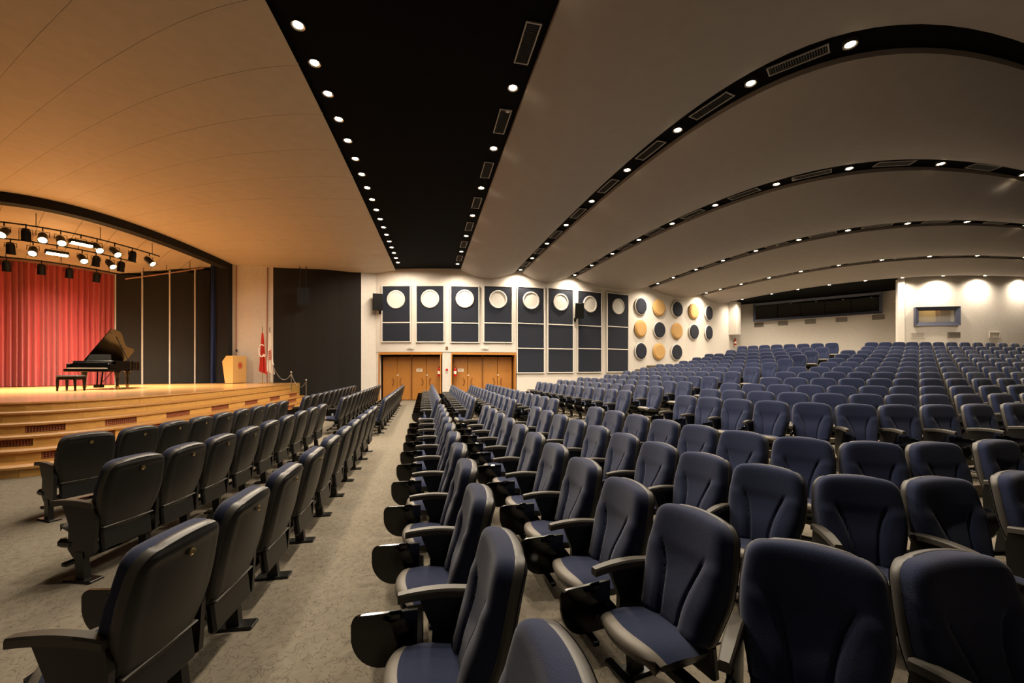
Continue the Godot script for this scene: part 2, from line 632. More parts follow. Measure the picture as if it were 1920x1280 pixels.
func ceiling() -> void:
	var c := structure("ceiling", "ceiling of cream billows parted by black lighting slots")
	var half := 0.23
	for n in range(2, 6):
		bay(c, func(u): return slot_v(n, u) + (0.25 if n == 2 else half), func(u): return slot_v(n + 1, u) - half, -9.0, M.ceiling, 0.40, "billow")
	bay(c, func(u): return slot_v(6, u) + half, func(u): return slot_v(7, u) - 0.2, -9.0, M.ceiling, 0.35, "billow")
	for n in range(3, 8):
		bay(c, func(u): return slot_v(n, u) - half - 0.03, func(u): return slot_v(n, u) + half + 0.03, -9.5, M.dark, 0.0, "slot", SLOT_Y + 0.1)
	bay(c, func(u): return slot_v(1, u) - 0.30, func(_u): return 1.98, 2.2, M.dark, 0.0, "black_field", SLOT_Y + 0.08)
	for n in [1, 2]:                       # the two front slots run on over the near seats
		bay(c, func(u): return slot_v(n, u) - 0.30, func(u): return slot_v(n, u) + 0.28, -6.0, M.dark, 0.0, "slot", SLOT_Y + 0.09)
	# black soffit before the control booth
	var g := Geo.new()
	var rows := []
	for t in [0.0, 0.5, 1.0]:
		var line := PackedVector3Array()
		for k in 31:
			var u := lerpf(14.6, 1.3, k / 30.0)
			line.append(plan(u, lerpf(slot_v(7, u) - 0.2, 22.7, t), SLOT_Y + 0.02))
		rows.append(line)
	g.grid(rows)
	part(c, "booth_soffit", g, M.dark)
	# boards of the ceiling over the front of the stage
	var step := 1.15
	for j in range(-2, 18):
		var b := Geo.new()
		rows = []
		var under := []
		for i in 25:
			var t := i / 24.0
			var line := PackedVector3Array()
			for k in 5:
				var ub := 0.6 + (j + k / 4.0 * 0.994) * step
				var v0 := -2.2 + 0.05 * (ub - 5.3)
				var v := lerpf(-9.25, v0, t)
				var u := ub + 0.49 * (v + 2.2)
				u = minf(u, wall_u(v) + 0.08)
				line.append(plan(u, v, 7.08 + 0.12 * t - 0.10 * sin(PI * t) - (0.03 + 0.10 * smoothstep(8.0, 13.0, u)) * exp(-pow((t - 0.76) / 0.17, 2.0))))  # dips beside the slot, shaped so that the slot lamps light it
			var rl := PackedVector3Array(line)
			rl.reverse()
			rows.append(rl)
		b.grid(rows)
		for e in [0, 4]:
			var edge := PackedVector3Array()
			var up := PackedVector3Array()
			for r in rows:
				edge.append(r[e])
				up.append(r[e] + Vector3(0, 0.04, 0))
			b.grid([edge, up])
		part(c, "ceiling_board", b, M.board)
	g = Geo.new()
	g.box(Vector3(0.5, 8.1, -20), Vector3(68, 0.2, 56))
	part(c, "roof_slab", g, M.void)

# ------------------------------------------------------------------ lamps and vents in the slots
func downlight_meshes() -> Array:
	var ring := Geo.new()
	ring.lathe([Vector2(0.075, 0.0), Vector2(0.105, -0.012), Vector2(0.11, 0.0), Vector2(0.11, 0.10), Vector2(0.075, 0.10), Vector2(0.075, 0.0)], 20)
	var lens := Geo.new()
	lens.lathe([Vector2(0.0, -0.01), Vector2(0.05, -0.004), Vector2(0.075, 0.012)], 20)
	return [ring.mesh(M.steel), lens.mesh(M.lamp)]

func lamps() -> void:
	var meshes := downlight_meshes()
	var names := ["", "ceiling edge nearest the stage", "second slot from the stage", "third slot from the stage", "fourth slot from the stage", "fifth slot from the stage", "sixth slot from the stage", "slot along the rear wall"]
	var spots := {1: [], 2: [], 3: [], 4: [], 5: [], 6: [], 7: []}
	for k in 20:
		spots[1].append(16.2 - 0.68 * k)  # the nearest ones are out of view and light the near seats
	for k in 9:
		spots[2].append(16.4 - 1.745 * k)  # this row too runs on out of view, lighting the near seats
	for k in 9:
		spots[3].append(16.6 - 1.93 * k)
	spots[4] = [16.3, 14.35, 12.4, 10.4, 8.4, 6.37, 4.1, 1.9, -0.57, -2.9]
	spots[5] = [14.9, 13.3, 11.3, 9.3, 7.25, 5.0, 2.8, 0.44, -1.77, -4.0]
	spots[6] = [14.2, 12.8, 10.9, 8.7, 6.5, 4.2, 1.87, -0.5, -2.8, -5.1]
	spots[7] = [13.1, 10.3, 8.1, 5.75, 3.3, 1.0, -1.4, -3.8, -6.2]
	for n in spots:
		var k := 1
		for u in spots[n]:
			var v := slot_v(n, u)
			var y := SLOT_Y + (0.06 if n in [1, 2] else 0.04)
			if n == 7:
				v -= 0.0
				y = SLOT_Y
			var t := thing("ceiling_downlight", "round recessed downlight, %s from the doors, %s" % [ordinal(k), names[n]], "downlight", plan(u, v, y), 0.0, "ceiling downlights")
			put(t, "trim_ring", meshes[0])
			put(t, "lamp_lens", meshes[1])
			spot(t, HOUSE * (0.30 if n == 1 else 1.0), 88.0 if n == 1 else 78.0, Color(1.0, 0.93, 0.83), Vector3(0, -0.03, 0), Vector3.DOWN, 0.06, 0.4 if n == 1 else 1.0)
			k += 1
	# vents between the lamps
	var frame := Geo.new()
	for s in [-1, 1]:
		frame.box(Vector3(0, 0, s * 0.120), Vector3(0.92, 0.02, 0.022))
		frame.box(Vector3(s * 0.445, 0, 0), Vector3(0.022, 0.02, 0.22))
	var slats := Geo.new()
	for i in 22:
		slats.box(Vector3(-0.41 + i * 0.039, 0.006, 0), Vector3(0.014, 0.012, 0.22), Basis(Vector3.BACK, 0.5))
	var back := Geo.new()
	back.box(Vector3(0, 0.022, 0), Vector3(0.9, 0.008, 0.24))
	var vent := [frame.mesh(M.ventgrey), slats.mesh(M.ventslat), back.mesh(M.void)]
	for n in range(2, 7):
		var list: Array = spots[n]
		for i in list.size() - 1:
			var u: float = (list[i] + list[i + 1]) / 2.0
			var v := slot_v(n, u)
			var dir := plan(u + 0.05, slot_v(n, u + 0.05)) - plan(u - 0.05, slot_v(n, u - 0.05))
			var t := thing("ceiling_vent", "slatted ceiling air vent, %s from the doors, %s" % [ordinal(i + 1), names[n]], "vent", plan(u, v, SLOT_Y + 0.055), atan2(-dir.z, dir.x), "ceiling air vents")
			put(t, "frame", vent[0])
			put(t, "slats", vent[1])
			put(t, "backing", vent[2])
	var det := Geo.new()
	det.lathe([Vector2(0.0, -0.05), Vector2(0.035, -0.045), Vector2(0.06, -0.02), Vector2(0.065, 0.0)], 16)
	for d in [[2, 6.5], [4, 3.55], [5, 6.1], [6, 1.2]]:
		var o := put(self, numbered("smoke_detector"), det.mesh(M.white), Transform3D(Basis(), plan(d[1], slot_v(d[0], d[1]) + 0.05, SLOT_Y + 0.09)))
		tag(o, "small round white smoke detector in the %s" % names[d[0]].replace(" from the stage", " of the ceiling from the stage"), "detector", "smoke detectors")

# ------------------------------------------------------------------ seats
const TIERS := [0.08, 0.235, 0.32, 0.42, 0.55, 0.69, 0.84, 1.0, 1.16, 1.34, 1.54, 1.75, 2.0]
# each row: v, height of its floor, plan position of one seat, lowest and highest u, and how many seats of a row lie on either side of the aisle
var ROWS := [
	{v = -3.35, y = 0.0, u = 1.80, lo = 1.5, hi = 14.6}, {v = -2.25, y = 0.0, u = 1.66, lo = 1.4, hi = 15.0}, {v = -1.10, y = 0.0, u = 1.02, lo = 0.8, hi = 15.4},
	{v = 0.30, y = 0.0, u = 1.38, lo = 0.7, hi = 15.6}, {v = 1.25, y = 0.0, u = -0.17, lo = -2.4, hi = 15.4}, {v = 2.17, y = 0.0, u = -0.17, lo = -3.0, hi = 15.2},
	{v = 2.90, y = 0.08, u = -0.17, lo = -3.4, hi = 15.0},
]

func aisle(v: float) -> float:
	if v < 2.0:
		return 7.6
	if v < 4.0:
		return lerpf(7.2, 6.0, (v - 2.0) / 0.9)
	return lerpf(5.6, 3.3, (v - 4.66) / 9.57)

func back_pos(s: float, t: float, off: float) -> Vector3:
	# a point of the seat back: s sideways, t up the back from 0 to 1, off in front of its middle surface
	var y := 0.385 + 0.585 * t
	var z := -0.115 - 0.165 * t - 0.035 * sin(PI * t) * (1.0 - t) + 0.0
	var lean := Vector3(0, 0.27, 0.963)
	off += 0.10 * s * s / 0.0625 * 0.25
	return Vector3(s, y, z) + lean * off

func back_half(t: float) -> float:
	var w := lerpf(0.215, 0.264, smoothstep(0.0, 0.5, t))
	w -= 0.022 * smoothstep(0.6, 1.0, t)
	var r := 0.14
	if t > 1.0 - r:
		var q := (t - (1.0 - r)) / r
		w -= 0.085 * (1.0 - sqrt(maxf(0.0, 1.0 - q * q)))
	if t < 0.06:
		w -= 0.03 * (1.0 - t / 0.06)
	return w

func back_row(t: float, n: int, off: Callable, grow := 0.0) -> PackedVector3Array:
	var line := PackedVector3Array()
	var w := back_half(t) + grow
	for j in n + 1:
		var q := -1.0 + 2.0 * j / n
		q = signf(q) * pow(absf(q), 0.85)
		var s := q * w
		var arch := 0.018 * (1.0 - q * q) * smoothstep(0.80, 1.0, t)
		var p := back_pos(s, t, off.call(q, s, t))
		line.append(p + Vector3(0, arch, -arch * 0.15))
	return line

func seat_meshes() -> Array:
	var list := []
	var ts := []
	for i in 27:
		ts.append(i / 26.0 * 0.86)
	for i in 8:
		ts.append(1.0 - 0.14 * (1.0 - sin((i + 1) / 8.0 * PI / 2.0)))
	# upholstered front of the back, with its two curved pleats
	var cushion := func(q: float, s: float, t: float) -> float:
		var edge := sqrt(maxf(0.0, 1.0 - pow(absf(q), 9.0)))
		var top := sqrt(maxf(0.0, 1.0 - pow(clampf((t - 0.80) / 0.20, 0.0, 1.0), 7.0)))
		var foot := sqrt(clampf(t / 0.04, 0.0, 1.0))
		var o := 0.082 * edge * top * foot
		o += 0.022 * exp(-pow((t - 0.26) / 0.2, 2.0)) * (1.0 - q * q) * foot
		if t < 0.70:
			var sg := 0.062 + 0.035 * t + 0.235 * pow(maxf(0.0, t - 0.12), 2.2)
			var fade := smoothstep(0.70, 0.58, t)
			var d := absf(s) - sg
			o -= 0.017 * fade * exp(-pow(d / 0.0085, 2.0)) * edge
			if d > 0.0:
				o += 0.013 * fade * smoothstep(0.0, 0.05, d) * edge
			else:
				o -= 0.006 * fade * edge
		return o
	var g := Geo.new()
	var rows := []
	for t in ts:
		rows.append(back_row(t, 56, cushion))
	g.grid(rows)
	list.append(["backrest_cushion", g.mesh(M.navy), ""])
	# leather band round the edge
	g = Geo.new()
	var loop := []
	for lay in [[0.004, -0.003], [0.000, 0.003], [-0.016, 0.006], [-0.034, 0.003], [-0.042, -0.004]]:
		var line := PackedVector3Array()
		for t in ts:
			line.append(back_row(t, 1, func(_q, _s, _t): return lay[0], lay[1])[0])
		var top: PackedVector3Array = back_row(1.0, 10, func(_q, _s, _t): return lay[0], lay[1])
		for k in range(1, 10):
			line.append(top[k] + Vector3(0, lay[1], 0))
		for k in range(ts.size() - 1, -1, -1):
			line.append(back_row(ts[k], 1, func(_q, _s, _t): return lay[0], lay[1])[1])
		loop.append(line)
	g.grid(loop, false, true)
	list.append(["edge_band", g.mesh(M.leather), ""])
	# moulded shell behind
	g = Geo.new()
	rows = []
	var shell_off := func(q: float, _s: float, t: float) -> float:
		var rim := smoothstep(1.0, 0.86, absf(q)) * smoothstep(1.0, 0.93, t)
		return -0.044 - 0.018 * rim + 0.007 * smoothstep(0.86, 0.80, absf(q)) * smoothstep(0.93, 0.88, t)
	for t in ts:
		var line := back_row(t, 20, shell_off)
		rows.append(line)
	g.grid(rows, false, true)
	list.append(["back_shell", g.mesh(M.shell), ""])
	g = Geo.new()
	var bp := back_pos(0.0, 0.875, -0.062)
	g.lathe([Vector2(0.0, 0.0), Vector2(0.019, 0.0), Vector2(0.019, 0.006), Vector2(0.012, 0.008), Vector2(0.010, 0.005), Vector2(0.0, 0.005)], 16, Transform3D(Basis(Vector3.RIGHT, -PI / 2 - 0.27), bp))
	list.append(["number_badge", g.mesh(M.badge), "round metal seat number badge", "back_shell"])
	# lower panel below the shell, with its paler grey lip
	g = Geo.new()
	g.rbox(Vector3(0, 0.325, -0.155), Vector3(0.43, 0.185, 0.05), 0.015, Basis(Vector3.RIGHT, 0.12))
	list.append(["lower_panel", g.mesh(M.shell), ""])
	g = Geo.new()
	g.rbox(Vector3(0, 0.423, -0.172), Vector3(0.44, 0.012, 0.045), 0.004)
	list.append(["panel_lip", g.mesh(M.arm), "", "lower_panel"])
	# seat: upholstery, leather front band, pan
	var prof := func(zs: Array, ys: Array, widths: Array, n: int, crown: float) -> Array:
		var out := []
		for i in zs.size():
			var line := PackedVector3Array()
			for j in n + 1:
				var q := -1.0 + 2.0 * j / n
				var side := pow(absf(q), 4.0)
				line.append(Vector3(q * widths[i], ys[i] - crown * side, zs[i] - 0.055 * q * q * clampf((zs[i] + 0.1) / 0.3, 0.0, 1.0)))
			out.append(line)
		return out
	g = Geo.new()
	g.grid(prof.call([-0.12, -0.06, 0.02, 0.10, 0.16, 0.215], [0.43, 0.442, 0.452, 0.462, 0.464, 0.460], [0.205, 0.215, 0.222, 0.226, 0.226, 0.224], 16, 0.045), false, true)
	list.append(["seat_cushion", g.mesh(M.navy), ""])
	g = Geo.new()
	g.grid(prof.call([0.213, 0.235, 0.258, 0.272, 0.275], [0.4615, 0.461, 0.455, 0.440, 0.420], [0.2245, 0.2235, 0.222, 0.220, 0.218], 16, 0.045), false, true)
	list.append(["front_band", g.mesh(M.band), "grey leather band along the seat front", "seat_cushion"])
	g = Geo.new()
	var pan: Array = prof.call([0.275, 0.262, 0.22, 0.12, 0.0, -0.12], [0.421, 0.385, 0.355, 0.335, 0.33, 0.335], [0.218, 0.216, 0.21, 0.20, 0.195, 0.19], 16, -0.02)
	g.grid(pan, false, true)
	for e in [0, 16]:
		var a := PackedVector3Array()
		var b := PackedVector3Array()
		var topline: Array = prof.call([0.275, 0.25, 0.20, 0.10, 0.0, -0.12], [0.421, 0.457, 0.461, 0.460, 0.45, 0.43], [0.218, 0.223, 0.225, 0.226, 0.22, 0.205], 16, 0.045)
		for i in 6:
			a.append(pan[i][e])
			b.append(topline[i][e])
		g.grid([a, b], false, e == 16)
	list.append(["seat_pan", g.mesh(M.black), ""])
	# cross bars that carry the row
	g = Geo.new()
	g.rbox(Vector3(0.0, 0.235, -0.03), Vector3(0.53, 0.06, 0.07), 0.01)
	list.append(["beam", g.mesh(M.black), ""])
	g = Geo.new()
	g.rbox(Vector3(0.0, 0.115, 0.13), Vector3(0.53, 0.035, 0.05), 0.008)
	list.append(["cross_bar", g.mesh(M.gloss), ""])
	for e in armrest(-0.262, true):
		list.append(e)
	return list

func armrest(x: float, with_tablet: bool) -> Array:
	var list := []
	var g := Geo.new()
	# pad: a swept bar that arches towards the front
	var path := []
	for i in 11:
		var t := i / 10.0
		path.append(Vector3(x, 0.600 + 0.045 * sin(PI * (0.15 + 0.62 * t)), -0.175 + 0.40 * t))
	var rings := []
	for i in path.size():
		var p: Vector3 = path[i]
		var w := 0.029 if i < 8 else 0.029 - 0.002 * (i - 7)
		var h := 0.021
		var ring := PackedVector3Array()
		for q in [[-w, -h], [w, -h], [w, h * 0.5], [w * 0.75, h], [-w * 0.75, h], [-w, h * 0.5]]:
			ring.append(p + Vector3(q[0], q[1], 0))
		rings.append(ring)
	for k in 6:
		var strip := []
		for r in rings:
			strip.append(PackedVector3Array([r[k], r[(k + 1) % 6]]))
		g.grid(strip, false, true)
	for e in [0, 10]:
		var r: PackedVector3Array = rings[e]
		var n := Vector3(0, 0, -1 if e == 0 else 1)
		for k in range(1, 5):
			if e == 0:
				g.tri(r[0], r[k + 1], r[k], n, n, n)
			else:
				g.tri(r[0], r[k], r[k + 1], n, n, n)
	list.append(["armrest", g.mesh(M.arm), "dark grey padded armrest"])
	g = Geo.new()
	g.xf = Transform3D(Basis(Vector3(0, 0, 1), Vector3(0, 1, 0), Vector3(-1, 0, 0)), Vector3(x, 0, 0))    # outline in z and y, thickness along x
	g.extrude(PackedVector2Array([Vector2(-0.175, 0.60), Vector2(-0.19, 0.50), Vector2(-0.175, 0.24), Vector2(-0.10, 0.19), Vector2(0.02, 0.19), Vector2(0.07, 0.26), Vector2(0.06, 0.46), Vector2(0.12, 0.615), Vector2(-0.05, 0.62)]), -0.016, 0.016)
	list.append(["arm_support", g.mesh(M.black), ""])
	g = Geo.new()
	# foot: slanted post on a floor plate
	g.hexa([Vector3(x - 0.028, 0.012, -0.10), Vector3(x + 0.028, 0.012, -0.10), Vector3(x + 0.028, 0.012, -0.02), Vector3(x - 0.028, 0.012, -0.02), Vector3(x - 0.022, 0.24, -0.08), Vector3(x + 0.022, 0.24, -0.08), Vector3(x + 0.022, 0.24, 0.0), Vector3(x - 0.022, 0.24, 0.0)])
	g.rbox(Vector3(x, 0.010, -0.06), Vector3(0.11, 0.020, 0.26), 0.004)
	list.append(["foot", g.mesh(M.black), ""])
	if with_tablet:
		g = Geo.new()
		g.xf = Transform3D(Basis(Vector3(0, 0, 1), Vector3(0, 1, 0), Vector3(-1, 0, 0)), Vector3(x + 0.012, 0, 0))
		var d := PackedVector2Array()
		d.append(Vector2(0.13, 0.575))
		for k in 5:
			var a := lerpf(PI / 2, 0.15, k / 4.0)
			d.append(Vector2(0.395 + 0.045 * cos(a), 0.53 + 0.045 * sin(a)))
		for k in 9:
			var a := lerpf(-0.1, -PI / 2, k / 8.0)
			d.append(Vector2(0.29 + 0.15 * cos(a), 0.48 + 0.165 * sin(a)))
		d.append(Vector2(0.16, 0.315))
		d.append(Vector2(0.135, 0.34))
		g.extrude(d, -0.009, 0.009)
		list.append(["writing_tablet", g.mesh(M.gloss), "glossy black folded writing tablet"])
		g = Geo.new()
		g.rbox(Vector3(x + 0.028, 0.565, 0.235), Vector3(0.03, 0.045, 0.07), 0.012)
		g.tube([Vector3(x + 0.03, 0.555, 0.20), Vector3(x + 0.034, 0.53, 0.25), Vector3(x + 0.03, 0.55, 0.29)], 0.010, 6)
		list.append(["tablet_hinge", g.mesh(M.gloss), "", "writing_tablet"])
	else:
		g = Geo.new()
		g.rbox(Vector3(x, 0.30, 0.10), Vector3(0.05, 0.075, 0.16), 0.03)
		list.append(["end_hinge_housing", g.mesh(M.black), ""])  # tablet hinge block of the end arm, no lamp in it
		g = Geo.new()
		g.lathe([Vector2(0.0, 0.0), Vector2(0.014, 0.0), Vector2(0.014, 0.008), Vector2(0.0, 0.008)], 10, Transform3D(Basis(), Vector3(x, 0.338, 0.12)))
		list.append(["hinge_disc", g.mesh(M.badge), "", "end_hinge_housing"])
	return list

func seats() -> void:
	var proto := Node3D.new()
	var merged := ArrayMesh.new()
	var parts := seat_meshes()
	for e in parts:
		var o := put(proto.get_node(e[3]) if e.size() > 3 else proto, e[0], e[1])
		if e[2]:
			o.set_meta("label", e[2])
		var a: Array = e[1].surface_get_arrays(0)
		merged.add_surface_from_arrays(Mesh.PRIMITIVE_TRIANGLES, a)
		merged.surface_set_material(merged.get_surface_count() - 1, e[1].surface_get_material(0))
	var proto_end: Node3D = proto.duplicate()
	for e in armrest(0.262, false):
		var o := put(proto_end.get_node(e[3]) if e.size() > 3 else proto_end, e[0], e[1])
		if e[2]:
			o.set_meta("label", e[2])
	var all := []
	var beyond := []            # seats that the picture does not reach
	for i in ROWS.size():
		var row: Dictionary = ROWS[i]
		var at := []
		for way in [1, -1]:
			var u: float = row.u
			if way < 0:
				u = next_seat(u, row.v, -1)
			while u > row.lo and u < row.hi:
				var a := aisle(row.v)
				if absf(u - a) < 0.75:
					if way > 0:
						u = a + 0.76
						continue
				at.append(u)
				u = next_seat(u, row.v, way)
		at.sort()
		at.reverse()
		for k in at.size():
			var u: float = at[k]
			var f := across(u, row.v)
			var p := plan(u, row.v, row.y) + f * 0.2
			var last: bool = k == at.size() - 1 and row.v < 0.0
			var x := 960.0 + 780.0 * p.x / -p.z
			var top: float = 692.0 + 780.0 * (EYE - row.y - 0.97) / -p.z
			if p.z < -0.55 and x > -90.0 and x < 2030.0 and top < 1300.0:
				all.append({p = p, turn = atan2(f.x, f.z), row = i + 1, seat = k + 1, last = last})
			elif p.z < -0.9 and x > 960.0:
				beyond.append({p = p, turn = atan2(f.x, f.z)})
	all.sort_custom(func(a, b): return a.p.length() < b.p.length())
	all.append_array(beyond)
	for i in mini(300, all.size()):
		var s: Dictionary = all[i]
		var o: Node3D = (proto_end if s.last else proto).duplicate()
		o.name = numbered("theatre_seat")
		add_child(o, true)
		o.position = s.p
		o.rotation.y = s.turn
		tag(o, "navy theatre seat with black shell, %s from the doors in %s row from the stage" % [ordinal(s.seat), ordinal(s.row)], "seat", "theatre seats")
	if all.size() > 300:
		var mm := MultiMesh.new()
		mm.transform_format = MultiMesh.TRANSFORM_3D
		mm.mesh = merged
		mm.instance_count = all.size() - 300
		for i in all.size() - 300:
			var s: Dictionary = all[i + 300]
			mm.set_instance_transform(i, Transform3D(Basis(Vector3.UP, s.turn), s.p))
		var o := MultiMeshInstance3D.new()
		o.name = "theatre_seats_rear"
		o.multimesh = mm
		add_child(o, true)
		o.set_meta("kind", "stuff")
		tag(o, "distant navy theatre seats filling the raised rear rows", "seats")

func next_seat(u: float, v: float, way: int) -> float:
	var m := (plan(u + way * 0.6, v) - plan(u, v)).length()
	return u + way * 0.6 * maxf(1.0, 0.555 / m)

# ------------------------------------------------------------------ wall fittings
func wall_frame(v: float, off := 0.0) -> Transform3D:
	# a place on the wall with the doors: x along the wall (to the right seen from the hall), y up, z into the hall
	var p := plan(wall_u(v) - off, v)
	var q := plan(wall_u(v + 0.1) - off, v + 0.1) - plan(wall_u(v - 0.1) - off, v - 0.1)
	var x := q.normalized()
	return Transform3D(Basis(x, Vector3.UP, x.cross(Vector3.UP)), p)

func line_frame(a: Vector2, b: Vector2, t: float) -> Transform3D:
	var c := a.lerp(b, t)
	var e := (b - a).normalized() * 0.1
	var x := (plan(c.x + e.x, c.y + e.y) - plan(c.x - e.x, c.y - e.y)).normalized()
	return Transform3D(Basis(x, Vector3.UP, x.cross(Vector3.UP)), plan(c.x, c.y))

func placed(called: String, label: String, category: String, at: Transform3D, group := "") -> Node3D:
	var o := thing(called, label, category, Vector3.ZERO, 0.0, group)
	o.transform = at
	return o

func panels() -> void:
	var tall := [[-2.32, -0.82, 6.30, [4.34, 3.28]], [-0.44, 1.02, 6.29, [4.33, 3.27]], [1.44, 2.94, 6.28, [4.31, 3.25]], [3.27, 4.80, 6.34, [4.34, 3.27]], [5.14, 6.67, 6.38, [4.37, 2.96, 1.57]], [6.93, 8.46, 6.42, [4.38, 2.97, 1.59]], [8.80, 10.30, 6.44, [4.41, 3.02, 1.59]], [10.73, 12.16, 6.50, [4.46, 3.04, 1.60]]]
	var disc := Geo.new()
	disc.lathe([Vector2(0.41, 0.02), Vector2(0.40, 0.03), Vector2(0.0, 0.03)], 40)
	var rim := Geo.new()
	rim.lathe([Vector2(0.50, 0.0), Vector2(0.50, 0.05), Vector2(0.475, 0.065), Vector2(0.425, 0.06), Vector2(0.40, 0.02)], 40)
	var dm := disc.mesh(M.white)
	var rm := rim.mesh(M.white)
	var k := 1
	for p in tall:
		var v: float = (p[0] + p[1]) / 2.0
		var w: float = (plan(wall_u(p[1]), p[1]) - plan(wall_u(p[0]), p[0])).length()
		var t := placed("acoustic_panel", "tall navy acoustic panel with white disc, %s from the stage, %s" % [ordinal(k), "above the doors" if k < 5 else "reaching down to the seats"], "panel", wall_frame(v), "tall acoustic panels")
		var y_top: float = p[2]
		var stops: Array = p[3]
		var f := Geo.new()
		for s in [-1, 1]:
			f.rbox(Vector3(s * (w / 2 + 0.03), (y_top + stops[-1]) / 2, 0.05), Vector3(0.06, y_top - stops[-1] + 0.12, 0.10), 0.01)
		f.rbox(Vector3(0, y_top + 0.03, 0.05), Vector3(w, 0.06, 0.10), 0.01)
		var y1 := y_top
		for y0 in stops:
			f.rbox(Vector3(0, y0 - 0.03, 0.05), Vector3(w, 0.06, 0.10), 0.01)
			var pad := Geo.new()
			pad.rbox(Vector3(0, (y0 + y1) / 2 + (0.0 if y1 == y_top else -0.03), 0.04), Vector3(w - 0.01, y1 - y0 - (0.02 if y1 == y_top else 0.08), 0.07), 0.02)
			part(t, "pad", pad, M.padnavy)
			y1 = y0
		part(t, "frame", f, M.white)
		var at := Transform3D(Basis(Vector3.RIGHT, PI / 2), Vector3(0.0, 5.58 + 0.02 * (k - 1), 0.072))
		put(t, "disc", dm, at)
		put(t, "disc_rim", rm, at)
		k += 1
	var rounds := [[13.1, 5.90, 0], [14.48, 5.93, 1], [15.84, 5.95, 0], [17.17, 5.95, 1], [18.57, 5.98, 0], [13.1, 4.42, 1], [14.5, 4.43, 0], [15.84, 4.43, 1], [17.17, 4.46, 0], [18.57, 4.50, 0], [13.1, 2.95, 0], [14.48, 2.95, 1], [15.8, 2.95, 0]]
	var body := Geo.new()
	body.lathe([Vector2(0.525, 0.08), Vector2(0.50, 0.12), Vector2(0.44, 0.14), Vector2(0.0, 0.14)], 40)
	var rim2 := Geo.new()
	rim2.lathe([Vector2(0.57, 0.0), Vector2(0.57, 0.07), Vector2(0.555, 0.085), Vector2(0.52, 0.085)], 40)
	var meshes := [body.mesh(M.padnavy), body.mesh(M.padgold)]
	var rims := [rim2.mesh(M.white), rim2.mesh(M.padgold)]
	var n := 0
	for r in rounds:
		var rowname: String = "top row" if n < 5 else "middle row" if n < 10 else "bottom row"
		var i: int = n % 5 if n < 10 else n - 10
		var o := placed("round_acoustic_panel", "round %s acoustic panel, %s from the tall panels in the %s" % ["tan" if r[2] else "navy", ordinal(i + 1), rowname], "panel", wall_frame(r[0], 0.04), "round acoustic panels")
		var at := Transform3D(Basis(Vector3.RIGHT, PI / 2), Vector3(0, r[1], 0.0))
		put(o, "pad", meshes[r[2]], at)
		put(o, "rim", rims[r[2]], at)
		n += 1

